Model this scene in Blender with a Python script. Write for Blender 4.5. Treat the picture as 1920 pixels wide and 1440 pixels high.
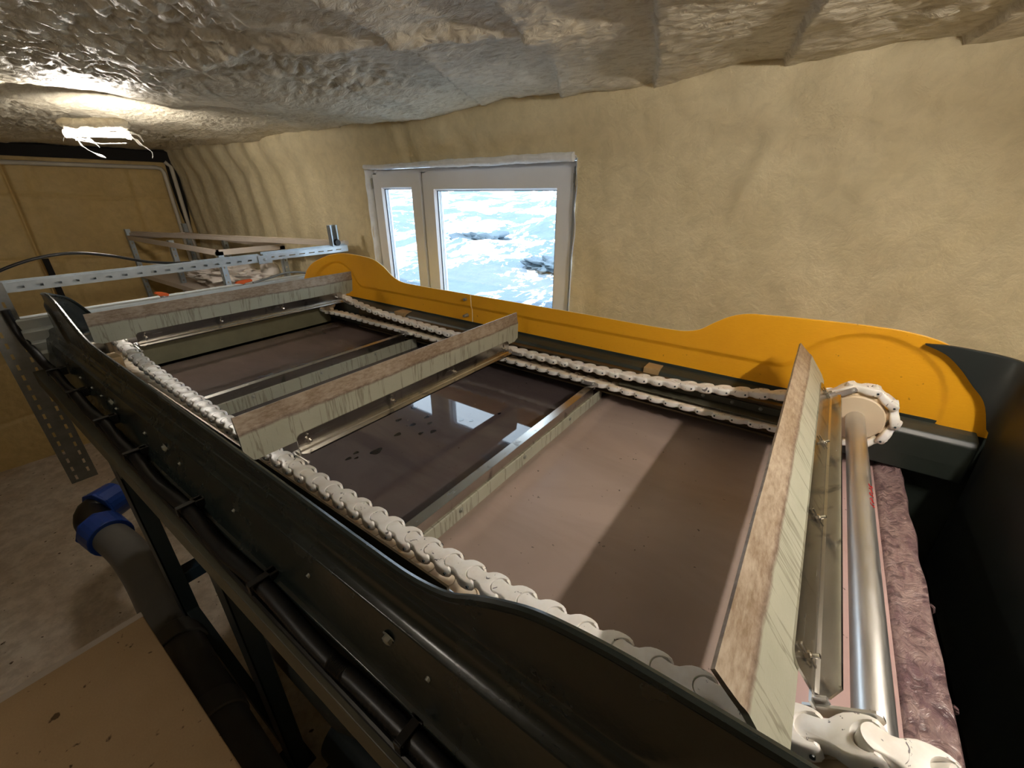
import bpy, bmesh, math, random
from mathutils import Vector, Matrix, noise

random.seed(4)
for o in list(bpy.data.objects):
    bpy.data.objects.remove(o)
SC = bpy.context.scene
COL = SC.collection
EZ = 2.65                       # eye height; heights below are measured from the eye, Z0() puts them above the floor

# ------------------------------------------------------------------ camera
yaw, pitch, roll, fpx = -0.620897822, 0.429029658, -0.00153588537, 784.32
cy, sy, cp, sp = math.cos(yaw), math.sin(yaw), math.cos(pitch), math.sin(pitch)
d = Vector((sy*cp, cy*cp, -sp)); r = Vector((cy, -sy, 0)); u = r.cross(d)
r2 = r*math.cos(roll) + u*math.sin(roll); u2 = -r*math.sin(roll) + u*math.cos(roll)
cam = bpy.data.cameras.new('camera'); camo = bpy.data.objects.new('camera', cam); COL.objects.link(camo)
M = Matrix((r2, u2, -d)).transposed().to_4x4(); M.translation = (0, 0, EZ)
camo.matrix_world = M
cam.sensor_width = 36; cam.lens = fpx/1920*36; cam.clip_start = 0.02; cam.clip_end = 300
SC.camera = camo
# ------------------------------------------------------------------ world, sun, exposure
SC.view_settings.view_transform = 'Standard'; SC.view_settings.look = 'None'
SC.view_settings.gamma = 1; SC.view_settings.use_curve_mapping = False
SC.view_settings.exposure = 0.45
W = bpy.data.worlds.new('world'); SC.world = W; W.use_nodes = True
bg = W.node_tree.nodes['Background']; bg.inputs[0].default_value = (0.74, 0.86, 1.0, 1); bg.inputs[1].default_value = 5.0
sun = bpy.data.lights.new('sun', 'SUN'); sun.energy = 9.0; sun.angle = 0.02; sun.color = (1.0, 0.96, 0.9)
suno = bpy.data.objects.new('sun', sun); COL.objects.link(suno); suno.rotation_euler = (math.radians(38), 0, math.radians(35))
LAMP_R = (0.655, 0.93, 0.33); LAMP_R_W = 27.0
LAMP_L_W = 16.0

# ------------------------------------------------------------------ helpers
def tag(o, label=None, cat=None, group=None, kind=None):
    if label: o['label'] = label
    if cat: o['category'] = cat
    if group: o['group'] = group
    if kind: o['kind'] = kind
    return o
def empty(name, loc, label, cat, group=None):
    o = bpy.data.objects.new(name, None); COL.objects.link(o)
    o.location = (loc[0], loc[1], loc[2]); o.empty_display_size = .05
    return tag(o, label, cat, group)
def link(name, me, mat, parent=None, smooth=False, world=True, keep=None):
    if mat is not None:
        for m in (mat if isinstance(mat, (list, tuple)) else [mat]):
            me.materials.append(m)
    if smooth:
        for p in me.polygons: p.use_smooth = True
    o = bpy.data.objects.new(name, me); COL.objects.link(o)
    if parent is not None:
        o.parent = parent
        if world: o.matrix_parent_inverse = parent_inv(parent)
    return o
def parent_inv(p):
    m = Matrix.LocRotScale(p.location, p.rotation_euler, None)
    if p.parent: m = parent_inv(p.parent).inverted() @ p.matrix_parent_inverse.inverted().inverted() @ m
    return m.inverted()
class MB:
    def __init__(s): s.v = []; s.f = []; s.mi = []
    def add(s, vs, fs, mi=0):
        n = len(s.v); s.v += [tuple(v) for v in vs]; s.f += [tuple(n+i for i in f) for f in fs]; s.mi += [mi]*len(fs); return s
    def box(s, a, b, mi=0, rot=None, c=None):
        (x0, y0, z0), (x1, y1, z1) = a, b
        vs = [Vector(p) for p in ((x0,y0,z0),(x1,y0,z0),(x1,y1,z0),(x0,y1,z0),(x0,y0,z1),(x1,y0,z1),(x1,y1,z1),(x0,y1,z1))]
        if rot is not None:
            c = Vector(c); vs = [rot @ (v-c) + c for v in vs]
        return s.add(vs, [(3,2,1,0),(4,5,6,7),(0,1,5,4),(1,2,6,5),(2,3,7,6),(3,0,4,7)], mi)
    def bar(s, a, b, w, h, mi=0, up=(0,0,1)):
        a, b = Vector(a), Vector(b); t = (b-a).normalized(); up = Vector(up)
        x = t.cross(up).normalized(); y = x.cross(t)
        vs = []
        for p in (a, b):
            for (i, j) in ((-1,-1),(1,-1),(1,1),(-1,1)): vs.append(p + x*i*w/2 + y*j*h/2)
        return s.add(vs, [(3,2,1,0),(4,5,6,7),(0,1,5,4),(1,2,6,5),(2,3,7,6),(3,0,4,7)], mi)
    def prism(s, prof, axis, a0, a1, mi=0, caps=True):
        # prof closed list of 2d points; axis 'x': (y,z), 'y': (x,z), 'z': (x,y)
        def P(p, a):
            return {'x': (a, p[0], p[1]), 'y': (p[0], a, p[1]), 'z': (p[0], p[1], a)}[axis]
        n = len(prof); vs = [P(p, a0) for p in prof] + [P(p, a1) for p in prof]
        fs = [(i, (i+1) % n, n+(i+1) % n, n+i) for i in range(n)]
        if caps: fs += [tuple(range(n))[::-1], tuple(range(n, 2*n))]
        return s.add(vs, fs, mi)
    def cyl(s, a, b, ra, rb=None, n=16, mi=0, caps=True):
        a, b = Vector(a), Vector(b); rb = ra if rb is None else rb; t = (b-a).normalized()
        x = t.orthogonal().normalized(); y = t.cross(x); vs = []
        for p, q in ((a, ra), (b, rb)):
            for i in range(n):
                an = 2*math.pi*i/n; vs.append(p + x*math.cos(an)*q + y*math.sin(an)*q)
        fs = [(i, (i+1) % n, n+(i+1) % n, n+i) for i in range(n)]
        if caps: fs += [tuple(range(n))[::-1], tuple(range(n, 2*n))]
        return s.add(vs, fs, mi)
    def tube(s, pts, rad, n=10, mi=0):
        pts = [Vector(p) for p in pts]; m = len(pts)
        rr = rad if isinstance(rad, (list, tuple)) else [rad]*m
        x = None; vs = []
        for i, p in enumerate(pts):
            t = (pts[min(i+1, m-1)] - pts[max(i-1, 0)]).normalized()
            if x is None: x = t.orthogonal().normalized()
            x = (x - t*x.dot(t)).normalized(); y = t.cross(x)
            for k in range(n):
                an = 2*math.pi*k/n; vs.append(p + (x*math.cos(an) + y*math.sin(an))*rr[i])
        fs = [(i*n+k, i*n+(k+1) % n, (i+1)*n+(k+1) % n, (i+1)*n+k) for i in range(m-1) for k in range(n)]
        fs += [tuple(range(n))[::-1], tuple(range((m-1)*n, m*n))]
        return s.add(vs, fs, mi)
    def mesh(s, name='mesh'):
        me = bpy.data.meshes.new(name); me.from_pydata(s.v, [], s.f)
        me.polygons.foreach_set('material_index', s.mi); me.update()
        bm = bmesh.new(); bm.from_mesh(me); bmesh.ops.recalc_face_normals(bm, faces=bm.faces); bm.to_mesh(me); bm.free()
        return me
    def build(s, name, mat, parent=None, smooth=False, bevel=0, segs=2, angle=40):
        me = s.mesh(name); o = link(name, me, mat, parent, smooth)
        if bevel:
            b = o.modifiers.new('bevel', 'BEVEL'); b.width = bevel; b.segments = segs; b.limit_method = 'ANGLE'; b.angle_limit = math.radians(35)
        if smooth: me.set_sharp_from_angle(angle=math.radians(angle))
        return o
def Z0(z): return z + EZ
def V(x, y, z): return (x, y, z + EZ)
def interp(pts, x):
    if x <= pts[0][0]: return pts[0][1]
    for (a, b), (c, e) in zip(pts, pts[1:]):
        if x <= c:
            t = (x-a)/(c-a); return b + (e-b)*t
    return pts[-1][1]
def smooth_interp(pts, x):
    # catmull-rom through knots
    n = len(pts)
    if x <= pts[0][0]: return pts[0][1]
    if x >= pts[-1][0]: return pts[-1][1]
    for i in range(n-1):
        if x <= pts[i+1][0]:
            x0, y0 = pts[i]; x1, y1 = pts[i+1]; h = x1-x0; t = (x-x0)/h
            m0 = (y1-pts[i-1][1])/(x1-pts[i-1][0]) if i > 0 else (y1-y0)/h
            m1 = (pts[i+2][1]-y0)/(pts[i+2][0]-x0) if i < n-2 else (y1-y0)/h
            return (2*t**3-3*t*t+1)*y0 + (t**3-2*t*t+t)*h*m0 + (-2*t**3+3*t*t)*y1 + (t**3-t*t)*h*m1
def sstep(a, b, x):
    t = max(0, min(1, (x-a)/(b-a))); return t*t*(3-2*t)

# ------------------------------------------------------------------ materials
class Mat:
    def __init__(s, name):
        s.m = bpy.data.materials.new(name); s.m.use_nodes = True; s.t = s.m.node_tree; s.b = s.t.nodes['Principled BSDF']; s.tc = None
    def n(s, typ, **kw):
        x = s.t.nodes.new(typ)
        for k, v in kw.items():
            if k.startswith('i_'):
                k = k[2:]; x.inputs[int(k) if k.isdigit() else k.replace('_', ' ')].default_value = v
            else: setattr(x, k, v)
        return x
    def l(s, a, b): s.t.links.new(a, b)
    def co(s, scale=(1,1,1), rot=(0,0,0), src='Object'):
        if s.tc is None: s.tc = s.n('ShaderNodeTexCoord')
        mp = s.n('ShaderNodeMapping'); mp.inputs['Scale'].default_value = scale; mp.inputs['Rotation'].default_value = rot
        s.l(s.tc.outputs[src], mp.inputs[0]); return mp.outputs[0]
    def noise(s, vec, scale, detail=4, rough=.6, dist=0):
        x = s.n('ShaderNodeTexNoise'); x.inputs['Scale'].default_value = scale; x.inputs['Detail'].default_value = detail
        x.inputs['Roughness'].default_value = rough; x.inputs['Distortion'].default_value = dist; s.l(vec, x.inputs['Vector']); return x.outputs['Fac']
    def vor(s, vec, scale, feature='F1'):
        x = s.n('ShaderNodeTexVoronoi', feature=feature); x.inputs['Scale'].default_value = scale; s.l(vec, x.inputs['Vector']); return x.outputs['Distance']
    def ramp(s, fac, stops):
        x = s.n('ShaderNodeValToRGB'); e = x.color_ramp.elements
        while len(e) < len(stops): e.new(.5)
        for i, (p, c) in enumerate(stops):
            e[i].position = p; e[i].color = (c, c, c, 1) if isinstance(c, (int, float)) else (*c, 1)
        s.l(fac, x.inputs[0]); return x.outputs[0]
    def mix(s, f, a, b, mode='MIX'):
        x = s.n('ShaderNodeMix', data_type='RGBA', blend_type=mode)
        for sock, val in ((x.inputs[0], f), (x.inputs[6], a), (x.inputs[7], b)):
            if isinstance(val, bpy.types.NodeSocket): s.l(val, sock)
            elif isinstance(val, (int, float)): sock.default_value = val
            else: sock.default_value = (*val, 1)
        return x.outputs[2]
    def math(s, op, a, b=0.0):
        x = s.n('ShaderNodeMath', operation=op)
        for sock, val in ((x.inputs[0], a), (x.inputs[1], b)):
            if isinstance(val, bpy.types.NodeSocket): s.l(val, sock)
            else: sock.default_value = val
        return x.outputs[0]
    def xyz(s, vec):
        x = s.n('ShaderNodeSeparateXYZ'); s.l(vec, x.inputs[0]); return x.outputs
    def bump(s, h, strength=.5, dist=.01, prev=None):
        x = s.n('ShaderNodeBump'); x.inputs['Strength'].default_value = strength; x.inputs['Distance'].default_value = dist
        s.l(h, x.inputs['Height'])
        if prev is not None: s.l(prev, x.inputs['Normal'])
        s.l(x.outputs[0], s.b.inputs['Normal']); return x.outputs[0]
    def set(s, col=None, rough=None, metal=None, spec=None, **kw):
        for k, v in (('Base Color', col), ('Roughness', rough), ('Metallic', metal), ('Specular IOR Level', spec)):
            if v is None: continue
            if isinstance(v, bpy.types.NodeSocket): s.l(v, s.b.inputs[k])
            elif isinstance(v, (int, float)): s.b.inputs[k].default_value = v
            else: s.b.inputs[k].default_value = (*v, 1)
        return s
def simple(name, col, rough=.5, metal=0, var=.15, sc=6, bump=0, bsc=60, spec=None, bd=.002):
    m = Mat(name); v = m.co()
    f = m.noise(v, sc, 5, .6)
    c2 = tuple(max(0, c*(1-var*2)) for c in col)
    m.set(m.mix(f, c2, tuple(min(1, c*(1+var*.6)) for c in col)), rough, metal, spec)
    if bump: m.bump(m.noise(v, bsc, 4, .6), bump, bd)
    return m.m

def foam(name, base, dark, bump=.5, lump=9, rip=None):
    m = Mat(name); v = m.co()
    a = m.noise(v, 1.3, 5, .6); b = m.noise(v, 14, 5, .65, .4); c = m.noise(v, 70, 4, .6)
    col = m.mix(m.ramp(a, [(.3, 0), (.7, 1)]), base, dark)
    col = m.mix(m.ramp(b, [(.35, .35), (.6, 0)]), col, tuple(x*.72 for x in dark))
    m.set(col, .55, 0, .35)
    h = m.math('ADD', m.math('MULTIPLY', b, 1.0), m.math('MULTIPLY', c, .25))
    m.bump(h, bump, .02)
    return m.m
M_foam = foam('foam_wall', (.78, .68, .45), (.68, .58, .36), .55)
M_foam_end = foam('foam_end_wall', (.66, .48, .20), (.54, .38, .15), .25)
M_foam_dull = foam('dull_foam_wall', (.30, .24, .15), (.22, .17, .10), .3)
def ceil_mat():
    m = Mat('foam_ceiling'); v = m.co(); v2 = m.co((1.0, 1.6, 1))
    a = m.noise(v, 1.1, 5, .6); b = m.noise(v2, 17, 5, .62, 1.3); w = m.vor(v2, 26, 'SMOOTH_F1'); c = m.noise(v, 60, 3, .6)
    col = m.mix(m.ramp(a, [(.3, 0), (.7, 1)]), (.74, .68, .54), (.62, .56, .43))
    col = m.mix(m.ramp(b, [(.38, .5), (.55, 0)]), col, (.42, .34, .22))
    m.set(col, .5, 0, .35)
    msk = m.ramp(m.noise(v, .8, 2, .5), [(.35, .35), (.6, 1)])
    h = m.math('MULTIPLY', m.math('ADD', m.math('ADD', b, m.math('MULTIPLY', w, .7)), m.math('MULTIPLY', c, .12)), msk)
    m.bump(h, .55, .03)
    return m.m
M_ceil = ceil_mat()
def floor_mat():
    m = Mat('concrete_floor'); v = m.co()
    a = m.noise(v, 1.2, 6, .65, .5); b = m.noise(v, 9, 6, .7); s = m.noise(v, 26, 3, .5)
    col = m.mix(m.ramp(a, [(.35, 0), (.65, 1)]), (.62, .50, .38), (.78, .70, .60))
    col = m.mix(m.ramp(b, [(.4, .5), (.6, 0)]), col, (.36, .28, .20))
    col = m.mix(m.ramp(s, [(.27, 1), (.32, 0)]), col, (.10, .06, .03))
    m.set(col, .75); m.bump(b, .5, .01); return m.m
M_floor = floor_mat()
def plat_mat():
    m = Mat('platform_board'); v = m.co()
    a = m.noise(v, 2.2, 5, .6); s = m.noise(v, 22, 3, .55, .3); g = m.noise(v, 160, 2, .5)
    col = m.mix(m.ramp(a, [(.3, 0), (.7, 1)]), (.50, .34, .18), (.60, .42, .24))
    col = m.mix(m.ramp(s, [(.29, 1), (.34, 0)]), col, (.10, .055, .02))
    col = m.mix(m.math('MULTIPLY', g, .25), col, (.2, .13, .06))
    m.set(col, .7); m.bump(g, .2, .002); return m.m
M_plat = plat_mat()
def yellow_mat():
    m = Mat('yellow_fibreglass'); v = m.co((3, 1, 14)); v1 = m.co()
    f = m.noise(v, 22, 4, .6, .6); a = m.noise(v1, 3, 4, .6)
    col = m.mix(f, (.80, .37, .010), (.90, .45, .018))
    col = m.mix(m.ramp(a, [(.4, 0), (.8, .5)]), col, (.66, .28, .008))
    sp_ = m.noise(v1, 55, 2, .5)
    col = m.mix(m.ramp(sp_, [(.24, .6), (.28, 0)]), col, (.25, .10, .01))
    m.set(col, .42, 0, .4); m.bump(f, .25, .003); return m.m
M_yellow = yellow_mat()
M_yellow_edge = simple('yellow_edge', (.85, .66, .34), .5)
def dark_mat():
    m = Mat('dark_green_fibreglass'); v = m.co((2, 12, 12)); v1 = m.co()
    f = m.noise(v, 20, 4, .6); a = m.noise(v1, 5, 5, .65)
    col = m.mix(a, (.008, .012, .011), (.016, .022, .020))
    col = m.mix(m.ramp(f, [(.62, 0), (.8, .3)]), col, (.04, .05, .045))
    m.set(col, m.ramp(a, [(.3, .18), (.7, .32)]), 0, .55); m.bump(m.noise(v1, 90, 3, .5), .12, .002); return m.m
M_dark = dark_mat()
M_hood = simple('satin_dark_hood', (.016, .021, .020), .5, 0, .25, 8)
M_inner = simple('dark_green_gelcoat', (.030, .038, .031), .42, 0, .3, 8, .15)
M_olive = simple('olive_resin', (.085, .08, .052), .5, 0, .3, 7, .3, 40)
M_olive_light = simple('pale_olive_resin', (.30, .28, .17), .45, 0, .25, 7)
M_rail = simple('stained_steel_rail', (.12, .088, .045), .38, .6, .3, 10, .1)
def steel(name, col, rough, drip=False, var=.25):
    m = Mat(name); v = m.co((1, .25, 6)) ; v1 = m.co()
    f = m.noise(v, 30, 4, .6); a = m.noise(v1, 7, 5, .6)
    c = m.mix(a, tuple(x*(1-var) for x in col), col)
    if drip:
        s = m.noise(m.co((9, 14, 9)), 1.2, 3, .55, .3)
        c = m.mix(m.ramp(s, [(.60, 0), (.68, .8)]), c, tuple(x*.35 for x in col))
    m.set(c, m.ramp(f, [(.3, rough*.8), (.7, rough*1.25)]), 1.0); m.bump(f, .05, .001); return m.m
M_steel = steel('brushed_stainless', (.62, .60, .56), .22, True)
M_shaft = steel('polished_shaft_steel', (.80, .79, .77), .40, False, .2)
M_galv = simple('galvanised_steel', (.50, .56, .60), .36, .6, .22, 14)
M_sheet = simple('pale_zinc_sheet', (.62, .68, .70), .4, .35, .12, 14)
M_galv_dark = simple('dull_galvanised_steel', (.30, .30, .28), .5, .4, .3, 12)
M_bolt = simple('bolt_steel', (.75, .72, .66), .2, 1.0, .1, 30)
M_bolt_dull = simple('dull_bolt', (.42, .43, .38), .35, .6, .2, 30)
M_frame = simple('slate_painted_steel', (.026, .040, .046), .4, 0, .2, 6)
M_daylit_bar = simple('daylit_blue_steel', (.030, .070, .125), .4, 0, .2, 6)  # blue of the daylight on the bar put into its colour
M_black = simple('black_plastic', (.006, .006, .0065), .4, 0, .2, 10)
M_blackcable = simple('black_rubber_cable', (.010, .010, .010), .28, 0, .2, 10)
M_white_pvc = simple('window_pvc', (.80, .83, .88), .35, 0, .06, 4, .08, 30)
M_gasket = simple('window_gasket', (.06, .06, .07), .6)
M_pipe = simple('grey_drain_pipe', (.14, .135, .125), .42, 0, .2, 5)
M_bluec = simple('blue_coupling_plastic', (.010, .055, .32), .35, 0, .15, 8)
M_tan = simple('tan_plywood_spacer', (.42, .28, .13), .6, 0, .2, 12)
M_vessel = simple('grey_vessel_coating', (.10, .11, .10), .32, 0, .2, 4)
M_red = simple('red_handle', (.45, .012, .012), .4)
M_orange = simple('orange_plastic', (.95, .16, .03), .35, 0, .08)
M_cream = simple('cream_nylon_sprocket', (.74, .60, .42), .45, 0, .08, 5)
M_white_cond = simple('white_conduit', (.62, .57, .46), .45)
M_plank = simple('pale_planed_wood', (.66, .58, .50), .5, 0, .1, 5)
M_bag = simple('white_bag_cloth', (.78, .72, .66), .6, 0, .1, 6, .4, 14, None, .02)
M_snowwhite = simple('white_foam_edge', (.88, .90, .92), .6, 0, .15, 12, .6, 22, None, .02)
M_gapblack = simple('gap_black', (.012, .010, .008), .9)  # near-black that puts the shade of gaps into the colour
def link_mat():
    m = Mat('white_chain_plastic'); v = m.co(); rnd = m.n('ShaderNodeObjectInfo').outputs['Random']
    off = m.n('ShaderNodeVectorMath', operation='ADD'); m.l(v, off.inputs[0])
    cmb = m.n('ShaderNodeCombineXYZ'); m.l(m.math('MULTIPLY', rnd, 37.0), cmb.inputs[0]); m.l(cmb.outputs[0], off.inputs[1])
    vv = off.outputs[0]
    a = m.noise(vv, 18, 4, .6); b = m.noise(vv, 27, 3, .55, 2.2)
    col = m.mix(m.ramp(a, [(.45, 0), (.8, .55)]), (.87, .85, .81), (.58, .50, .39))
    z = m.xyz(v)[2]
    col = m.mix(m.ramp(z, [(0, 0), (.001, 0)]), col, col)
    under = m.ramp(m.math('ADD', m.math('MULTIPLY', z, 40.0), .5), [(.05, 1), (.25, 0)])  # tan towards the underside: shade put into the plastic's colour
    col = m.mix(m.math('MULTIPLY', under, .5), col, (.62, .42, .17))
    mask = m.math('MULTIPLY', m.ramp(b, [(.668, 0), (.684, 1)]), .85)
    col = m.mix(mask, col, (.055, .045, .06))
    m.set(col, .32, 0, .5)
    m.b.inputs['Subsurface Weight'].default_value = .08; m.b.inputs['Subsurface Radius'].default_value = (.01, .007, .004)
    return m.m
M_link = link_mat()
def blade_mat():
    m = Mat('stained_scraper_plastic'); v = m.co(); z = m.xyz(v)[2]
    n1 = m.noise(v, 9, 5, .65); n2 = m.noise(m.co((1, 1, 3)), 40, 5, .7); n3 = m.noise(m.co((1, 22, 1.6)), 2.2, 4, .55, .35)
    col = m.mix(n1, (.33, .33, .245), (.43, .425, .34))
    # fine dried run marks below the crease
    col = m.mix(m.ramp(n3, [(.56, 0), (.60, .6), (.64, 0)]), col, (.12, .10, .06))
    edge = m.math('ADD', z, m.math('MULTIPLY', m.math('SUBTRACT', n1, .5), .022))
    top = m.ramp(m.math('MULTIPLY', edge, 5), [(.66, 0), (.70, 1)])           # soiled above n = .135
    soil = m.mix(m.ramp(m.math('ADD', m.math('MULTIPLY', n2, .5), m.math('MULTIPLY', n1, .5)), [(.38, 0), (.60, 1)]), (.19, .13, .08), (.38, .31, .235))
    col = m.mix(top, col, soil)
    line = m.ramp(m.math('MULTIPLY', edge, 5), [(.655, 0), (.69, .85), (.73, 0)])
    col = m.mix(m.math('MULTIPLY', line, m.ramp(n2, [(.3, 1), (.7, .35)])), col, (.075, .035, .025))
    m.set(col, .45, 0, .4); m.bump(n2, .25, .003); return m.m
M_blade = blade_mat()
def sludge_mat(name, c1, c2, rough, spots=False, bumps=.05):
    m = Mat(name); v = m.co(); a = m.noise(m.co((.7, 2, 1)), 2.2, 5, .6, .6); b = m.noise(v, 60, 3, .5)
    col = m.mix(m.ramp(a, [(.35, 0), (.65, 1)]), c1, c2)
    col = m.mix(m.ramp(b, [(.255, .8), (.285, 0)]), col, (.03, .02, .018))
    if spots:
        w = m.vor(v, 7.0); k = m.ramp(m.noise(v, 2.4, 2, .5), [(.52, 0), (.56, 1)])
        col = m.mix(m.math('MULTIPLY', m.ramp(w, [(.13, .8), (.16, 0)]), k), col, (.012, .010, .010))
    m.set(col, rough, 0, .5)
    if bumps: m.bump(m.noise(v, 5, 3, .5), bumps, .01)
    return m.m
M_sl_r = sludge_mat('brown_sludge', (.28, .212, .183), (.35, .27, .235), .30)
M_sl_m = sludge_mat('wet_dark_sludge', (.070, .054, .056), (.10, .080, .078), .03, False, .0)
M_spot = simple('dark_drip_spot', (.012, .010, .012), .03, spec=.5)
M_sl_l = sludge_mat('grey_brown_sludge', (.12, .085, .07), (.16, .115, .098), .20)
M_sl_p = sludge_mat('pink_sludge', (.43, .29, .27), (.50, .35, .33), .30)
def crust_mat():
    m = Mat('dried_purple_sludge'); v = m.co(); a = m.noise(m.co((3, 1, 1)), 9, 6, .7, 1.2); b = m.noise(v, 30, 4, .6, 1.5)
    col = m.mix(m.ramp(a, [(.35, 0), (.6, 1)]), (.17, .10, .11), (.34, .24, .22))
    col = m.mix(m.ramp(b, [(.38, .8), (.5, 0)]), col, (.08, .045, .05))
    m.set(col, .3, 0, .5); m.bump(b, .8, .012); return m.m
M_crust = crust_mat()
def snow_mat():
    m = Mat('snow_and_rock'); v = m.co((1, .55, 1)); a = m.noise(v, 1.0, 8, .72, .3); b = m.noise(m.co(), 7, 5, .7)
    f = m.math('ADD', a, m.math('MULTIPLY', m.math('SUBTRACT', b, .5), .22))
    rock = m.mix(b, (.035, .065, .105), (.085, .125, .16))
    col = m.mix(m.ramp(f, [(.50, 0), (.53, 1)]), rock, (.85, .88, .92))
    m.set(col, .8); m.bump(f, .6, .15); return m.m
M_snow = snow_mat()
M_rock = simple('blue_grey_rock', (.06, .095, .13), .8, 0, .3, 3, .6, 6, None, .05)
def glass_mat():
    m = Mat('window_glass'); t = m.n('ShaderNodeBsdfTransparent'); t.inputs[0].default_value = (.93, .96, .97, 1)
    g = m.n('ShaderNodeBsdfGlossy'); g.inputs['Roughness'].default_value = .02; x = m.n('ShaderNodeMixShader'); x.inputs[0].default_value = .05
    m.l(t.outputs[0], x.inputs[1]); m.l(g.outputs[0], x.inputs[2]); m.l(x.outputs[0], m.t.nodes['Material Output'].inputs['Surface']); return m.m
M_glass = glass_mat()
def emis(name, col, st):
    m = Mat(name); m.b.inputs['Emission Color'].default_value = (*col, 1); m.b.inputs['Emission Strength'].default_value = st
    m.set((.9, .9, .9), .4); return m.m
M_tube = emis('lit_lamp_tube', (1, .93, .86), 26)
def film_mat():
    m = Mat('clear_plastic_film'); m.set((.95, .95, .95), .15, 0, .6)
    t = m.n('ShaderNodeBsdfTranslucent'); t.inputs[0].default_value = (.95, .93, .9, 1); x = m.n('ShaderNodeMixShader'); x.inputs[0].default_value = .6
    m.l(m.b.outputs[0], x.inputs[1]); m.l(t.outputs[0], x.inputs[2]); m.l(x.outputs[0], m.t.nodes['Material Output'].inputs['Surface']); return m.m
M_film = film_mat()

# ================================================================== ROOM
XL, XR, YB, YF, ZC = -6.44, 2.2, 2.20, -1.60, 0.43
ZF = -EZ
def fb(p, sc, oct=4):
    return noise.fractal(Vector(p)*sc, .6, 2.1, oct)
def grid(name, us, vs, P, mat, skip=None, flip=False, kind='structure', parent=None):
    mb = MB(); nv = len(vs)
    vts = [P(a, b) for a in us for b in vs]; fs = []
    for i in range(len(us)-1):
        for j in range(nv-1):
            if skip and skip((us[i]+us[i+1])/2, (vs[j]+vs[j+1])/2): continue
            f = (i*nv+j, (i+1)*nv+j, (i+1)*nv+j+1, i*nv+j+1)
            fs.append(f[::-1] if flip else f)
    me = bpy.data.meshes.new(name); me.from_pydata([tuple(v) for v in vts], [], fs); me.update()
    o = link(name, me, mat, parent, True)
    if kind: o['kind'] = kind
    return o
def lin(a, b, n): return [a+(b-a)*i/n for i in range(n+1)]
# window opening
WX0, WX1, WZ0, WZ1 = -2.90, -1.155, -.92, .165
def ripple(x, z):
    k = sstep(-2.9, -3.9, x)
    r_ = math.sin((x*1.0+.10*math.sin(z*2.1)+.05*noise.noise(Vector((x*2, z*1.5, 0))))*2*math.pi/.34)
    return k*.012*r_
def wallb(x, z):
    dsp = .03*fb((x, 0, z), .9, 3) + .012*fb((x, 3, z*.6), 5, 4) + ripple(x, z)
    # long slanting seams right of the window
    for (xa, za, xb, zb, w_, h_) in ((-.36, -.05, -.55, -.55, .04, .010), (.52, .12, .16, -.42, .035, .012), (.05, -.1, -.2, -.5, .05, .006)):
        t = ((x-xa)*(xb-xa)+(z-za)*(zb-za))/((xb-xa)**2+(zb-za)**2); t = max(-.6, min(1.3, t))
        dd = math.hypot(x-xa-t*(xb-xa), z-za-t*(zb-za)); side = 1 if (x-xa-t*(xb-xa)) > 0 else -1
        dsp += h_*math.exp(-(dd/w_)**2) + .003*side*math.exp(-dd/.12)
    e = max(WX0-x, x-WX1, WZ0-z, z-WZ1)      # flatten near the window opening
    k = sstep(.0, .12, e) if e > -.02 else 0
    top = sstep(.12, .40, z)*.10             # swells out into the ceiling
    return (x, YB - dsp*k - top*.8 - (.012*noise.noise(Vector((x*9, 0, z*9))) if 0 <= e < .1 else 0), Z0(z))
xs = lin(XL, WX0, 120) + lin(WX0, WX1, 60)[1:] + lin(WX1, XR, 110)[1:]
zs = lin(ZF, WZ0, 22) + lin(WZ0, WZ1, 28)[1:] + lin(WZ1, .62, 14)[1:]
grid('wall_back', xs, zs, wallb, M_foam, lambda x, z: WX0 < x < WX1 and WZ0 < z < WZ1, flip=False)
# outer leaf so that no daylight leaks around the opening
mb = MB()
mb.box((XL-.3, YB+.10, 0), (WX0-.05, YB+.12, EZ+1.0)); mb.box((WX1+.05, YB+.10, 0), (XR+.2, YB+.12, EZ+1.0))
mb.box((WX0-.05, YB+.10, 0), (WX1+.05, YB+.12, Z0(WZ0-.05))); mb.box((WX0-.05, YB+.10, Z0(WZ1+.05)), (WX1+.05, YB+.12, EZ+1.0))
mb.build('wall_back_outer', M_foam)['kind'] = 'structure'
# foam reveals of the opening
mb = MB()
def reveal(p0, p1, nrm, n=40, depth=.16):
    p0, p1, nrm = Vector(p0), Vector(p1), Vector(nrm); vs = []; fs = []
    for i in range(n+1):
        p = p0.lerp(p1, i/n); k = .012*noise.noise(p*11)
        for j, yy in enumerate((-.012, .0, .04, .08, depth)):
            off = (.012, .0, -.004, -.004, -.004)[j]
            vs.append(p + Vector((0, yy, 0)) + nrm*(off*-1 + k*(1 if j < 3 else .3)))
    for i in range(n):
        for j in range(4): fs.append((i*5+j, i*5+j+1, (i+1)*5+j+1, (i+1)*5+j))
    mb.add(vs, fs)
reveal(V(WX0, YB, WZ0), V(WX0, YB, WZ1), (1, 0, 0)); reveal(V(WX1, YB, WZ0), V(WX1, YB, WZ1), (-1, 0, 0))
reveal(V(WX0, YB, WZ0), V(WX1, YB, WZ0), (0, 0, 1)); reveal(V(WX0, YB, WZ1), V(WX1, YB, WZ1), (0, 0, -1), 70)
mb.build('trim_1', M_snowwhite, None, True)['kind'] = 'structure'

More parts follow.
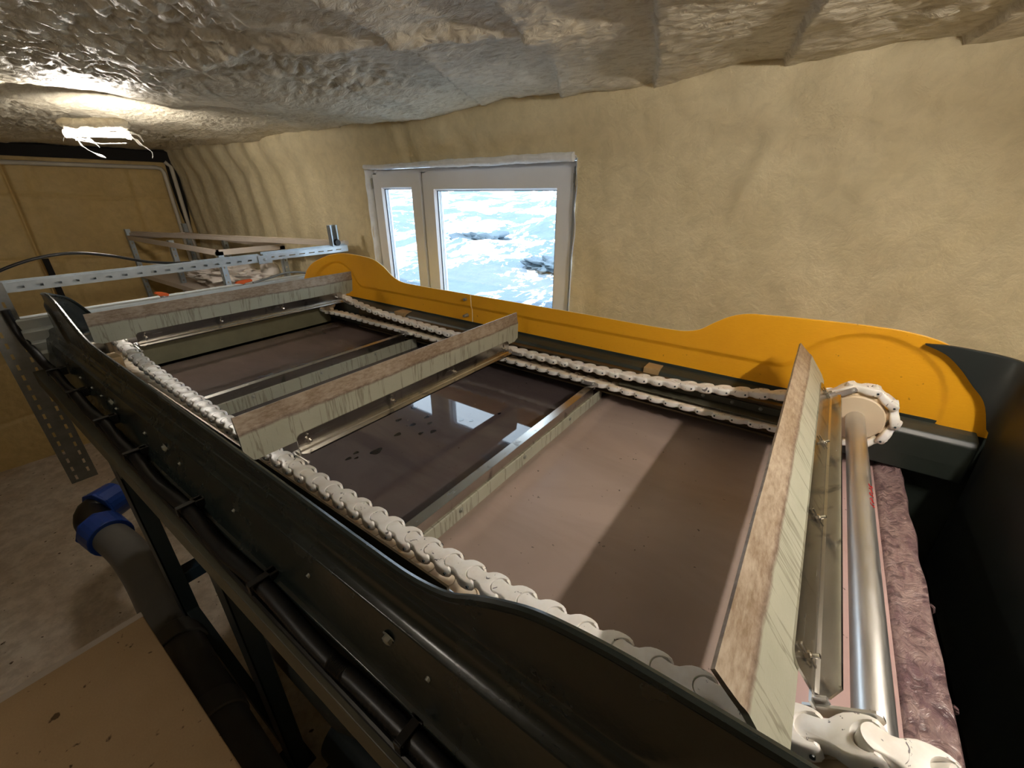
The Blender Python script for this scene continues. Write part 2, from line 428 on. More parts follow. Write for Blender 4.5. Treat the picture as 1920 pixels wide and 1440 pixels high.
mb = MB(); pp = []; rr_ = []
for i in range(90):
    t = i/89; xx = WX0+.01+(WX1-WX0-.02)*t
    pp.append(V(xx, YB-.022+.006*noise.noise(Vector((xx*6, 0, 1))), WZ1+.004+.008*noise.noise(Vector((xx*5, 2, 0))))); rr_.append(.015+.013*sstep(.25, .6, t)*(.6+.7*abs(noise.noise(Vector((xx*8, 7, 0)))))+.004*noise.noise(Vector((xx*30, 3, 0))))
mb.tube(pp, rr_, 10); mb.build('trim_4', M_snowwhite, None, True)['kind'] = 'structure'
def walll(y, z):
    dsp = .02*fb((0, y, z), 1.4, 3) + .006*fb((2, y, z), 7, 3)
    for yy, w_ in ((.80, .013), (.97, .04), (1.75, .03), (-.3, .03)):
        dsp -= .045*math.exp(-((y-yy-.02*z)/w_)**2) * (1 if yy == .80 else .4)
    for zz, w_ in ((-.02, .012), (-.62, .014), (-1.55, .02), (-2.15, .02)):
        dsp -= .020*math.exp(-((z-zz-.03*math.sin(y*3+zz*9))/w_)**2)
    dsp += .02*math.exp(-((z+2.35)/.2)**2)
    return (XL + dsp, y, Z0(z))
grid('wall_left', lin(YF, YB+.05, 420), lin(ZF, .35, 200), walll, M_foam_end, flip=True)
mb = MB(); mb.box((XL-.3, YF-.2, 0), (XL-.12, YB+.3, EZ+1)); mb.build('wall_left_outer', M_gapblack)['kind'] = 'structure'
grid('wall_right', lin(YF, YB+.05, 40), lin(ZF, .62, 40), lambda y, z: (XR + .03*fb((0, y, z), 2, 3), y, Z0(z)), M_foam)
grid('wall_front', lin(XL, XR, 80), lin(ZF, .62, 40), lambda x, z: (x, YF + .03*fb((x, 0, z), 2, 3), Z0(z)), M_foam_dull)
def ceilp(x, y):
    z = ZC + .035*fb((x, y, 1), .8, 3) + .010*fb((x, y*1.3, 5), 2.6, 3)
    # rolls of foam that run across the joists, scalloped towards the window wall
    s = x*1.0 + .35*y + .15*noise.noise(Vector((x, y, 0)))
    fr = (s/.46) % 1.0
    z -= (.022*(1-fr)**1.6)*sstep(-2.4, -1.2, x)*sstep(0.1, .9, y)
    # broad hollow above the tank
    z += .10*math.exp(-((x+1.9)/1.1)**2-((y-.2)/.6)**2)
    # long swelling in front of the left lamp
    z -= .05*math.exp(-((x+2.7-.3*y)/.35)**2)
    z += .07*math.exp(-((x+3.55)/.28)**2-((y-.85)/.30)**2)
    rough = .25 + 1.1*sstep(-.05, .45, fb((x, y, 4), .7, 2) + .5*sstep(1.4, .5, y) - .25)
    w = Vector((x*1.0, y*1.35, 9)); wv = w + .05*noise.noise_vector(w*7)
    ridge = 1-abs(noise.noise(wv*13))*2; r2_ = 1-abs(noise.noise(wv*27))*2
    z += rough*(.013*ridge + .007*r2_) + .012*abs(noise.noise(wv*4.5))
    # rope-like lip running across the joists above the scrapers
    q = (y - (1.02 + .42*(x+1.55)+.06*math.sin(x*5)))
    z -= .028*math.exp(-(q/.05)**2)*sstep(-2.4, -2.0, x)*sstep(-.6, -.9, x) + .03*sstep(0, .5, -q)*0
    return (x, y, Z0(z))
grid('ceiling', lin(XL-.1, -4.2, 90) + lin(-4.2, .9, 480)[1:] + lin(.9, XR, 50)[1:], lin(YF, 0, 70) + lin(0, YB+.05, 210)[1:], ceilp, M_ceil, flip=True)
mb = MB(); mb.box((XL-.3, YF-.2, EZ+.75), (XR+.2, YB+.3, EZ+.9)); mb.box((XR+.08, YF-.2, 0), (XR+.2, YB+.3, EZ+.9)); mb.box((XL-.3, YF-.25, 0), (XR+.2, YF-.1, EZ+.9))
mb.build('ceiling_slab', M_gapblack)['kind'] = 'structure'
mb = MB(); mb.box((XL-.2, YF-.1, -.12), (XR+.2, YB+.2, 0)); mb.build('floor', M_floor)['kind'] = 'structure'
# near-black strip put in for the shaded gap above the end wall
mb = MB(); mb.prism([(XL+.02, Z0(.33)), (XL+.09, Z0(.32)), (XL+.10, Z0(.42)), (XL+.02, Z0(.47))], 'y', .0-1.2, 2.15); mb.build('trim_2', M_gapblack)['kind'] = 'structure'
mb = MB(); mb.tube([V(XL+.03, YB-.05, z) for z in (.4, .1, -.2, -.42)], [.05, .055, .045, .02], 8); mb.build('trim_3', M_gapblack, None, True)['kind'] = 'structure'

# ------------------------------------------------------------------ window
win = bpy.data.objects.new('window_1', None); COL.objects.link(win); win['kind'] = 'structure'; win.location = (-2.03, YB+.06, Z0(-.75))
y0 = YB + .035
zt, zb = .135, -.885
fr = MB()
fr.box((WX0+.005, y0+.02, Z0(zb-.02)), (WX1-.005, y0+.09, Z0(zb+.03)))
fr.box((WX0+.005, y0+.02, Z0(zt-.03)), (WX1-.005, y0+.09, Z0(zt+.02)))
fr.box((WX0+.005, y0+.02, Z0(zb)), (WX0+.045, y0+.09, Z0(zt))); fr.box((WX1-.045, y0+.02, Z0(zb)), (WX1-.005, y0+.09, Z0(zt)))
fr.box((-2.385, y0+.02, Z0(zb)), (-2.335, y0+.09, Z0(zt)))
fr.build('window_frame', M_white_pvc, win, bevel=.004)
def sash(x0, x1, w):
    z0, z1 = zb+.015, zt-.012
    s = MB()
    yy0, yy1 = y0-.005, y0+.05
    # mitred profile: outer rectangle and inner rectangle joined by four mitred pieces
    def ring(a, b):
        (ax0, az0, ax1, az1, ay), (bx0, bz0, bx1, bz1, by) = a, b
        A = [V(ax0, ay, az0), V(ax1, ay, az0), V(ax1, ay, az1), V(ax0, ay, az1)]; B = [V(bx0, by, bz0), V(bx1, by, bz0), V(bx1, by, bz1), V(bx0, by, bz1)]
        s.add(A+B, [(i, (i+1) % 4, 4+(i+1) % 4, 4+i) for i in range(4)])
    ring((x0, z0, x1, z1, yy1), (x0, z0, x1, z1, yy0)); e = .010
    ring((x0, z0, x1, z1, yy0), (x0+w-e, z0+w-e, x1-w+e, z1-w+e, yy0)); ring((x0+w-e, z0+w-e, x1-w+e, z1-w+e, yy0), (x0+w, z0+w, x1-w, z1-w, yy0+.018))
    ring((x0+w, z0+w, x1-w, z1-w, yy0+.018), (x0+w, z0+w, x1-w, z1-w, yy1))
    o = s.build('sash', M_white_pvc, win)
    g = MB()
    for (a, b) in (((x0+w-.002, z0+w-.002), (x1-w+.002, z0+w+.004)), ((x0+w-.002, z1-w-.004), (x1-w+.002, z1-w+.002)), ((x0+w-.002, z0+w), (x0+w+.004, z1-w)), ((x1-w-.004, z0+w), (x1-w+.002, z1-w))):
        g.box(V(a[0], yy0+.020, a[1]), V(b[0], yy0+.026, b[1]))
    g.build('gasket', M_gasket, o)
    p = MB(); p.box(V(x0+w-.004, yy0+.028, z0+w-.004), V(x1-w+.004, yy0+.032, z1-w+.004)); p.build('pane', M_glass, o)
    q = MB(); 
    for k in (.010, .022):
        q.box(V(x0+w+k, yy0+.034, z0+w), V(x0+w+k+.004, yy0+.046, z1-w))
    q.build('glass_spacer', M_white_pvc, o)
sash(-2.875, -2.375, .085+.012)
sash(-2.345, -1.185, .110)
h = MB(); h.cyl(V(-1.172, y0-.006, .035), V(-1.172, y0-.006, .105), .009, n=10); h.box(V(-1.186, y0-.008, .045), V(-1.165, y0+.01, .095)); h.build('hinge', M_galv_dark, win)
h = MB(); h.cyl(V(-2.882, y0-.006, .03), V(-2.882, y0-.006, .10), .007, n=10); h.build('hinge', M_galv_dark, win)

# ------------------------------------------------------------------ outside
def terr(x, y):
    t = max(0, (y-2.8))
    base = -1.15 + .085*t - .0007*t*t
    base += .9*sstep(10, 45, t)*sstep(-26, -8, x+.55*t*0) + .25*fb((x, y, 0), .35, 5)*min(1, t/4+.15)
    base += -.55*sstep(-.95, -1.6, x/(y+.01))*sstep(6, 20, t)
    return (x, y, Z0(base))
gy = [2.55 + .12*i for i in range(40)] + [7.3 + .0 + .35*1.055**i*i*.35 for i in range(1, 62)]
grid('snowy_hillside', lin(-60, 14, 220), gy, terr, M_snow, kind='structure')
def blob(c, rx, ry, rz, seed, n=2, amp=.35, sc=1.2):
    bm = bmesh.new(); bmesh.ops.create_icosphere(bm, subdivisions=n, radius=1)
    for v_ in bm.verts:
        k = 1 + amp*noise.fractal(v_.co*sc + Vector((seed*7.3, 0, 0)), .6, 2, 4)
        v_.co = Vector((v_.co.x*rx*k, v_.co.y*ry*k, v_.co.z*rz*k)) + Vector(c)
    me = bpy.data.meshes.new('blob'); bm.to_mesh(me); bm.free(); return me
for i, (x, y, s_) in enumerate([(-5.2, 6.4, .42), (-3.1, 5.3, .30), (-5.6, 12.0, .6)]):
    zz = terr(x, y)[2]
    o = link('boulder', blob((0, 0, 0), s_*1.3, s_*.8, s_*.34, i, 4, .7, 1.6), M_rock, None, True); o.location = (x, y, zz)
    tag(o, ['blue grey rock in the snow outside, midway across the wide window pane', 'blue grey rock in the snow outside, at the right edge of the wide window pane', 'farthest blue grey rock outside, near the top of the wide window pane'][i], 'rock', 'rocks on the snowy hillside')

# ================================================================== TANK
tank = empty('flotation_tank', (-1.2, 1.05, 0), 'dark green open topped flotation tank with yellow inner side and chain scrapers', 'tank')
NY, FY = .30, 1.80            # near and far side panel planes
SCX, SCZ, SR = .218, -.680, .1025
SLX = -2.86; SLZ = -.700
zbot = -1.30; XE = .56; XS = -2.98
# far side inner wall, ledge
mb = MB(); mb.box(V(XS, FY+.004, zbot), V(XE+.05, FY+.04, -.69)); mb.box(V(XS, NY-.03, zbot), V(XE+.05, NY, -.69))
mb.box(V(XS-.04, NY-.03, zbot), V(XS, FY+.04, -.72)); mb.box(V(XS, NY-.03, zbot-.03), V(.62, FY+.04, zbot)); mb.box(V(.578, NY, zbot), V(.61, FY, -.64))
mb.build('trough', M_inner, tank)
mb = MB(); mb.prism([(FY+.01, Z0(-.700)), (FY-.030, Z0(-.704)), (FY-.060, Z0(-.712)), (FY-.072, Z0(-.728)), (FY-.072, Z0(-.80)), (FY-.066, Z0(-.86)), (FY+.01, Z0(-.87))], 'x', XS, .54)
mb.build('inner_ledge', M_inner, tank, bevel=.004)
mb = MB(); mb.prism([(NY-.01, Z0(-.700)), (NY+.030, Z0(-.704)), (NY+.05, Z0(-.720)), (NY+.055, Z0(-.87)), (NY-.01, Z0(-.88))], 'x', XS, XE)
mb.build('inner_ledge', M_inner, tank, bevel=.004)

def topfar(x):
    return smooth_interp([(-3.14, -.71), (-3.115, -.62), (-3.06, -.50), (-2.97, -.435), (-2.85, -.398), (-2.70, -.385), (-2.55, -.389), (-2.42, -.403), (-2.33, -.438), (-2.25, -.492), (-2.17, -.520), (-2.05, -.527),
        (-1.57, -.529), (-.9, -.531), (-.42, -.533), (-.34, -.515), (-.286, -.476), (-.235, -.443), (-.18, -.424), (-.10, -.417), (.0, -.412), (.20, -.407), (.30, -.412), (.39, -.434), (.47, -.49), (.53, -.575), (.56, -.65), (.571, -.700), (.572, -.716)], x)
def topnear(x):
    return smooth_interp([(-3.14, -.71), (-3.11, -.62), (-3.03, -.49), (-2.95, -.445), (-2.86, -.42), (-2.70, -.402), (-2.60, -.412), (-2.50, -.442), (-2.41, -.478), (-2.30, -.515), (-2.18, -.534), (-1.8, -.541), (-1.04, -.555), (-.5, -.569), (-.41, -.567),
        (-.33, -.548), (-.275, -.515), (-.23, -.491), (-.18, -.470), (-.11, -.457), (-.05, -.452), (.10, -.450), (.28, -.452), (.40, -.475), (.49, -.53), (.55, -.62), (.571, -.700), (.572, -.716)], x)
def emb(x, z):
    # signed distance to the pressed-in guard shape (negative inside)
    dband = z + .604
    d1 = math.hypot(x-SCX-.0, z-(-.665)) - .225
    d2 = math.hypot(x-SLX-.03, z-(-.665)) - .21
    k = .05
    def smin(a, b):
        h_ = max(0, min(1, .5+.5*(b-a)/k)); return b*(1-h_)+a*h_ - k*h_*(1-h_)
    dd = smin(smin(dband if -2.75 < x < .15 else dband+max(0, x-.15)*3+max(0, -2.75-x)*3, d1), d2)
    return dd
def panel(name, yp, sgn, x0, x1, mat, n, parent, curl_left=True, bot=-.712, top=None):
    top = top or topfar
    # sgn=+1: front (inner face) towards -y
    vs = []; fs = []; nt = 64
    for i in range(n+1):
        x = x0 + (x1-x0)*i/n
        tz = top(x)
        if tz < bot+.004: tz = bot+.004
        for j in range(nt+1):
            z = bot + (tz-bot)*(j/nt)
            dd = emb(x, z)
            off = -.008*sstep(.004, -.010, dd) - .003*math.exp(-((dd-.001)/.005)**2)
            px, py = x, -off
            if curl_left and x < -2.78:
                R_ = .26; th = (-2.78-x)/R_; px = -2.78 - R_*math.sin(th); py = -off - R_*(1-math.cos(th))
            vs.append(V(px, yp + sgn*py, z))
    m = nt+1
    for i in range(n):
        for j in range(nt): fs.append((i*m+j, (i+1)*m+j, (i+1)*m+j+1, i*m+j+1) if sgn > 0 else (i*m+j, i*m+j+1, (i+1)*m+j+1, (i+1)*m+j))
    me = bpy.data.meshes.new(name); me.from_pydata(vs, [], fs); me.update()
    o = link(name, me, mat, parent, True)
    s_ = o.modifiers.new('solid', 'SOLIDIFY'); s_.thickness = .006; s_.offset = -1; s_.material_offset_rim = 1 if isinstance(mat, list) and len(mat) > 1 else 0
    return o
p1 = panel('side_panel', FY, 1, -3.135, -1.579, [M_yellow, M_yellow_edge], 300, tank); p1['label'] = 'yellow fibreglass inner side panel, left half'
p2 = panel('side_panel', FY, 1, -1.575, .572, [M_yellow, M_yellow_edge], 400, tank, False); p2['label'] = 'yellow fibreglass inner side panel, right half'
for px_, pz_ in ((-1.615, -.560), (-1.615, -.655)):
    mb = MB(); mb.cyl(V(px_, FY+.01, pz_), V(px_, FY-.016-(.010 if pz_ < -.6 else 0), pz_), .011, .008, 12); mb.build('rivet', M_bolt_dull, p1, True)
# dark curved end hood over the right end
def hood():
    vs = []; fs = []; n = 190; nt = 16
    path = []
    for i in range(n+1):
        s_ = i/n*1.68
        # path runs +x along the far side, rounds the corner, then -y along the end
        L1 = .145; R_ = .08
        if s_ < L1: p = (.335+s_, FY-.022)
        elif s_ < L1+R_*math.pi/2:
            a = (s_-L1)/R_; p = (.335+L1+R_*math.sin(a), FY-.022-R_*(1-math.cos(a)))
        else: p = (.335+L1+R_, FY-.022-R_-(s_-L1-R_*math.pi/2))
        path.append((s_, p))
    for s_, p in path:
        top = smooth_interp([(0, -.437), (.05, -.433), (.12, -.436), (.20, -.443), (.30, -.455), (.5, -.46), (2, -.46)], s_)
        low = smooth_interp([(0, -.440), (.03, -.450), (.06, -.465), (.10, -.50), (.14, -.545), (.18, -.59), (.21, -.66), (.23, -.72), (.26, -1.2), (2, -1.2)], s_)
        if s_ > .24: low = -1.2
        for j in range(nt+1):
            t = j/nt; vs.append(V(p[0], p[1], top+(low-top)*t))
    m = nt+1
    for i in range(n):
        for j in range(nt): fs.append((i*m+j, i*m+j+1, (i+1)*m+j+1, (i+1)*m+j))
    me = bpy.data.meshes.new('end_hood'); me.from_pydata(vs, [], fs); me.update()
    o = link('end_hood', me, M_hood, tank, True); s2 = o.modifiers.new('solid', 'SOLIDIFY'); s2.thickness = .014; s2.offset = -1
    b = o.modifiers.new('bevel', 'BEVEL'); b.width = .004; b.segments = 2; b.angle_limit = math.radians(50)
    return o
hood()
# near side: same shape seen from outside, dark green, with stepped ledges
p3 = panel('side_panel', NY, -1, -3.10, .572, [M_dark], 330, tank, True, -.66, topnear); p3['label'] = 'dark green near side panel with raised rounded ends'
# rolled rim along its top edge
mb = MB(); pts = []
for i in range(260):
    x = -3.09 + 3.655*i/259; z = max(topnear(x), -.66); px, py = x, NY
    if x < -2.78:
        th = (-2.78-x)/.26; px = -2.78-.26*math.sin(th); py = NY + .26*(1-math.cos(th))
    pts.append(V(px, py-.001, z+.000))
mb.tube(pts, .0075, 8); mb.build('rolled_rim', M_dark, tank, True)
outer = [(.312, -.596), (.296, -.599), (.287, -.603), (.2825, -.610), (.2815, -.618), (.2800, -.628), (.276, -.636), (.270, -.641), (.262, -.645), (.238, -.752), (.232, -.759), (.224, -.762), (.223, -.769), (.240, -.774), (.312, -.774)]
mb = MB(); mb.prism([(a, Z0(b)) for a, b in outer], 'x', -2.98, .60); mb.build('outer_flange', M_dark, tank, True, .002, 2, 28)
for x in (-2.373, -2.202, -2.078, -1.90, -1.613, -1.33, -1.0, -.678, -.342, -.02):
    mb = MB(); mb.cyl(V(x, .262, -.690), V(x, .248, -.694), .0065, .0045, 10); mb.build('rivet', M_bolt_dull, tank, True)
def hexbolt(mb, p, ax, r_, h_, shaft=0):
    p, ax = Vector(p), Vector(ax).normalized()
    mb.cyl(p, p+ax*.0015, r_*1.45, n=18); mb.cyl(p+ax*.0015, p+ax*(.0015+h_), r_, n=6); 
    mb.cyl(p+ax*(.0015+h_), p+ax*(.0015+h_*1.25), r_*.85, r_*.5, n=12)
    if shaft: mb.cyl(p+ax*h_, p+ax*(h_+shaft), r_*.5, n=10)
for x in (-.437, -1.433, -1.941):
    mb = MB(); hexbolt(mb, V(x, .256, -.680), (0, -1, -.22), .010, .007); mb.build('hex_bolt', M_bolt_dull, tank)
# frame rail below the flange (pale olive) and legs
mb = MB(); mb.prism([(.170, Z0(-.792)), (.285, Z0(-.788)), (.285, Z0(-.796)), (.178, Z0(-.800)), (.178, Z0(-.862)), (.170, Z0(-.862))], 'x', -3.0, .60); mb.build('frame_rail', M_olive, tank, bevel=.002)
mb = MB(); mb.box(V(-2.98, .270, -1.30), V(.58, .298, -.774)); mb.build('outer_wall', M_olive, tank)
def channel_leg(x, y, ztop, zb_, w=.10, dp=.06, name='leg', mat=M_frame):
    mb = MB(); t = .008
    mb.box(V(x-w/2, y, ztop), V(x+w/2, y+t, zb_)); mb.box(V(x-w/2, y, ztop), V(x-w/2+t, y+dp, zb_)); mb.box(V(x+w/2-t, y, ztop), V(x+w/2, y+dp, zb_))
    mb.box(V(x-w/2-.03, y-.02, zb_), V(x+w/2+.03, y+dp+.02, zb_+.012))
    return mb.build(name, mat, tank, bevel=.002)
channel_leg(-2.20, .205, -.862, -EZ+.001, .11)
channel_leg(-1.58, .265, -.862, -EZ+.001, .11, .07)
channel_leg(-.30, .265, -.862, -EZ+.001, .11)
for x in (-2.8, -1.58, .2): channel_leg(x, 1.72, -1.30, -EZ+.001, .10)
mb = MB(); mb.box(V(-2.235, .26, -1.76), V(-2.165, 1.74, -1.69)); mb.build('cross_brace', M_daylit_bar, tank, bevel=.004)
mb = MB(); mb.bar(V(-2.18, .235, -1.9), V(-1.60, .29, -2.5), .05, .05); mb.build('diagonal_brace', M_frame, tank, bevel=.003)
mb = MB(); mb.prism([(-2.30, Z0(-.862)), (-2.0, Z0(-.862)), (-2.10, Z0(-1.06)), (-2.16, Z0(-1.08))], 'y', .206, .212); mb.build('gusset_plate', M_frame, tank)
# inner near rail plate in front of the near chain
mb = MB(); mb.box(V(-2.10, .396, -.86), V(-.44, .401, -.702)); mb.box(V(-2.10, .37, -.86), V(-.44, .401, -.857)); mb.build('guide_rail', M_rail, tank)
mb = MB(); mb.box(V(-.445, .372, -.80), V(-.20, .405, -.716)); mb.prism([(.405, Z0(-.722)), (.330, Z0(-.722)), (.330, Z0(-.75)), (.405, Z0(-.75))], 'x', -.44, -.18); mb.build('rail_end_plate', M_galv, tank, bevel=.002)
# far guide rails
mb = MB(); mb.prism([(1.700, Z0(-.722)), (1.728, Z0(-.722)), (1.728, Z0(-.86)), (1.700, Z0(-.86)), (1.700, Z0(-.852)), (1.720, Z0(-.852)), (1.720, Z0(-.730)), (1.700, Z0(-.730))], 'x', -2.55, .06); mb.build('guide_rail', M_rail, tank, bevel=.001)
mb = MB(); mb.box(V(-.60, 1.655, -.778), V(.08, 1.72, -.772)); mb.box(V(-.60, 1.712, -.772), V(.08, 1.72, -.745)); mb.build('chain_support_shelf', M_olive, tank, bevel=.001)
for i, x in enumerate((-.5, -.38, -.26, -.15, -.05)):
    mb = MB(); hexbolt(mb, V(x, 1.713, -.758), (0, -1, 0), .005, .004); mb.build('shelf_bolt', M_bolt_dull, tank)
for x0, x1 in ((-.52, -.455), (-2.17, -2.08)):
    mb = MB(); mb.box(V(x0, 1.722, -.735), V(x1, 1.792, -.698)); mb.build('plywood_spacer', M_tan, tank, bevel=.002)
mb = MB(); mb.box(V(-2.56, .345, -.82), V(-2.46, .415, -.668)); mb.build('plywood_spacer', M_tan, tank, bevel=.003)
# inlet baffle plate at the left end, under scraper
mb = MB(); mb.box(V(-2.965, .36, -.90), V(-2.955, 1.74, -.70)); mb.box(V(-2.955, .36, -.905), V(-2.90, 1.74, -.895)); mb.build('inlet_baffle', M_olive_light, tank)

# sludge surface: three compartments (one liquid, three materials where the scrapers part it)
def sludge():
    vs = []; fs = []; mi = []
    xs_ = lin(XS, .335, 170); ys_ = lin(NY+.0, FY, 60)
    for x in xs_:
        for y in ys_:
            z = -.895
            # crust swelling where the mat rests against the scraper boards
            k = math.exp(-((x+.655)/.022)**2)*(1 if x > -.69 else 0); z += .014*k*(1+.6*noise.noise(Vector((y*7, 1, 0))))
            k2 = math.exp(-((x+2.28+.05*math.sin(y*3))/.03)**2); z += .005*k2*noise.noise(Vector((x*25, y*14, 3)))
            k3 = math.exp(-((x-.30)/.03)**2); z += .004*k3
            vs.append(V(x, y, z))
    m = len(ys_)
    for i in range(len(xs_)-1):
        xm = (xs_[i]+xs_[i+1])/2
        for j in range(m-1):
            fs.append((i*m+j, (i+1)*m+j, (i+1)*m+j+1, i*m+j+1))
            ym = ys_[j]; mi.append(2 if xm < -2.28+.03*noise.noise(Vector((ym*5, 0, 0))) else 1 if xm < -.695 else 0 if xm < .115 else 3)
    for (x, y, r_) in ((-1.20, .79, .020), (-1.23, .92, .013), (-1.24, 1.01, .012), (-1.255, .74, .009), (-1.245, .70, .010), (-1.225, .72, .007), (-1.24, 1.09, .011), (-1.19, 1.06, .010), (-1.13, 1.02, .012), (-1.16, .98, .010), (-1.10, 1.16, .010), (-1.06, 1.18, .009), (-1.0, 1.30, .008), (-1.32, 1.0, .012), (-1.35, 1.12, .014)):
        n0 = len(vs); k_ = 14
        for q in range(k_):
            a_ = 2*math.pi*q/k_; rr_ = r_*(1+.15*math.sin(3*a_+x*40)); vs.append(V(x+rr_*.8*math.cos(a_), y+rr_*1.25*math.sin(a_), -.8943))
        fs.append(tuple(range(n0, n0+k_))); mi.append(4)
    me = bpy.data.meshes.new('sludge'); me.from_pydata(vs, [], fs); me.polygons.foreach_set('material_index', mi); me.update()
    o = link('sludge_surface', me, [M_sl_r, M_sl_m, M_sl_l, M_sl_p, M_spot], None, True)
    tag(o, 'brown sludge and dark water filling the tank between the scrapers', 'sludge', kind='stuff')
sludge()
# outlet beach: crusted plate right of the shaft
def beach():
    vs = []; fs = []; n = 90; prof = [(.325, -.900), (.333, -.886), (.342, -.880), (.352, -.884), (.366, -.878), (.384, -.872), (.398, -.872), (.404, -.880), (.404, -.93)]
    for i in range(n+1):
        y = .36 + (1.775-.36)*i/n
        for j, (a, b) in enumerate(prof):
            q = noise.noise(Vector((a*60, y*16, 2))); w = noise.noise(Vector((y*9, 4, j*.3)))
            z = b + .006*q*(1 if 2 < j < 7 else .2); x = a + (.006*w if j > 5 else 0)
            x -= .012*sstep(1.70, 1.775, y)*(j/8); z += .018*sstep(1.715, 1.77, y)*(j > 2 and j < 8)
            vs.append(V(x, y, z))
    m = len(prof)
    for i in range(n):
        for j in range(m-1): fs.append((i*m+j, i*m+j+1, (i+1)*m+j+1, (i+1)*m+j))
    me = bpy.data.meshes.new('beach'); me.from_pydata(vs, [], fs); me.update(); o = link('outlet_lip', me, M_crust, tank, True)
    s_ = o.modifiers.new('solid', 'SOLIDIFY'); s_.thickness = .005
    mb = MB()
    for (y, l_) in ((1.12, .020), (.86, .014), (.70, .026)):
        mb.tube([V(.404, y, -.880), V(.410, y, -.884), V(.413, y, -.884-l_*.6), V(.413, y, -.884-l_)], [.003, .004, .0045, .002], 8)
    mb.build('sludge_drips', M_crust, tank, True)['kind'] = 'stuff'
beach()

# ------------------------------------------------------------------ chains
PIT = .0635
UP = [(-2.86, -.598), (-2.75, -.622), (-2.60, -.664), (-2.45, -.690), (-2.2, -.714), (-1.8, -.732), (-1.4, -.742), (-1.1, -.745), (-.85, -.743), (-.6, -.736), (-.4, -.723), (-.25, -.708), (-.1, -.686), (.02, -.664), (.09, -.6445), (.1375, -.6222)]
LO = [(-2.90, -.795), (-2.7, -.784), (-2.3, -.786), (-1.8, -.790), (-1.26, -.800), (-.67, -.803), (-.3, -.804), (0, -.796), (.187, -.777)]
nodes = []
p = Vector((.187, -.5835))
up_pts = [p]
x, z = .1370, -.6226; up_pts.append(Vector((x, z)))
def walk(fn, x, z, dirx, stop):
    out = []
    while True:
        st = PIT; xx = x + dirx*PIT*.9
        for _ in range(12):
            zz = fn(xx); L = math.hypot(xx-x, zz-z); xx = x + (xx-x)*PIT/L
        if (xx-stop)*dirx > 0: break
        x, z = xx, fn(xx); out.append(Vector((x, z)))
    return out
up_pts += walk(lambda q: smooth_interp(UP, q), x, z, -1, -2.86)
up_pts.reverse()                                # left to right
circ = [Vector((SCX+SR*math.cos(a), SCZ+SR*math.sin(a))) for a in [math.radians(108.0-36*k) for k in range(1, 7)]]
lo = walk(lambda q: smooth_interp(LO, q), circ[-1].x, circ[-1].y, -1, -2.88)
last = lo[-1]; first = up_pts[0]
a0 = math.atan2(last.y-SLZ, last.x-SLX); a1 = math.atan2(first.y-SLZ, first.x-SLX)
if a0 < 0: a0 += 2*math.pi
nn = 5
left = [Vector((SLX+SR*math.cos(a0+(a1-a0)*k/nn), SLZ+SR*math.sin(a0+(a1-a0)*k/nn))) for k in range(1, nn)]
path = up_pts + circ + lo + left                # closed loop, travelling +x on top
def link_mesh():
    p_ = PIT
    half = []   # plan outline (s, y), upper half from the barrel end to the fork tip, then back along the inner cut
    for k in range(9):
        a = math.pi - k*(math.pi*.40)/8; half.append((.0180*math.cos(a), .0180*math.sin(a)))
    half += [(.012, .0165), (.020, .0185), (.028, .0235), (.036, .0275), (.046, .0295), (.056, .0295), (.064, .0280), (.071, .0245), (.0745, .0215)]
    cut = []
    for k in range(9):
        a = math.radians(64) + k*math.radians(116)/8; cut.append((p_+.0190*math.cos(a), .0190*math.sin(a)))
    up_ = half + cut
    out = up_ + [(a, -b) for a, b in up_[::-1][1:-1]]
    n = len(out)
    lev = [(-.0130, .0035), (-.0105, .0008), (-.005, 0), (.004, 0), (.0095, .0006), (.0122, .0026), (.0130, .0050)]
    cen = []
    vs = []
    # inward normals
    nr = []
    for i in range(n):
        a = Vector(out[i-1]); b = Vector(out[(i+1) % n]); t = (b-a).normalized(); nr.append(Vector((-t.y, t.x)))
    # orientation check
    area = sum(out[i][0]*out[(i+1) % n][1]-out[(i+1) % n][0]*out[i][1] for i in range(n))
    if area < 0: pass
    sgn = 1 if area > 0 else -1
    for (zz, ins) in lev:
        for i in range(n):
            ii = i if i < len(up_) else n-i
            kk = .22 if (ii < 9 or ii >= len(half)) else 1
            q = Vector(out[i]) + nr[i]*ins*sgn*kk
            lim = p_ + math.sqrt(max(.0135**2-zz*zz, 0)) - .0005
            q.x = min(q.x, lim) if abs(q.y) > .012 else q.x
            dz = -.0022*math.exp(-((q.x-.017)/.010)**2)*(1 if zz > 0 else -1) if abs(zz) > .009 else 0
            vs.append((q.x, q.y, zz+dz))
    fs = []
    for L in range(len(lev)-1):
        for i in range(n): fs.append((L*n+i, L*n+(i+1) % n, (L+1)*n+(i+1) % n, (L+1)*n+i))
    fs += [tuple(range(n))[::-1], tuple(range((len(lev)-1)*n, len(lev)*n))]
    mb = MB(); mb.add(vs, fs)
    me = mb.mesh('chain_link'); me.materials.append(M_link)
    for q in me.polygons: q.use_smooth = True
    me.set_sharp_from_angle(angle=math.radians(50))
    return me
LM = link_mesh()
mbp = MB(); mbp.cyl((PIT, -.0302, 0), (PIT, .0302, 0), .0033, n=10); PM = mbp.mesh('pin'); PM.materials.append(M_frame)
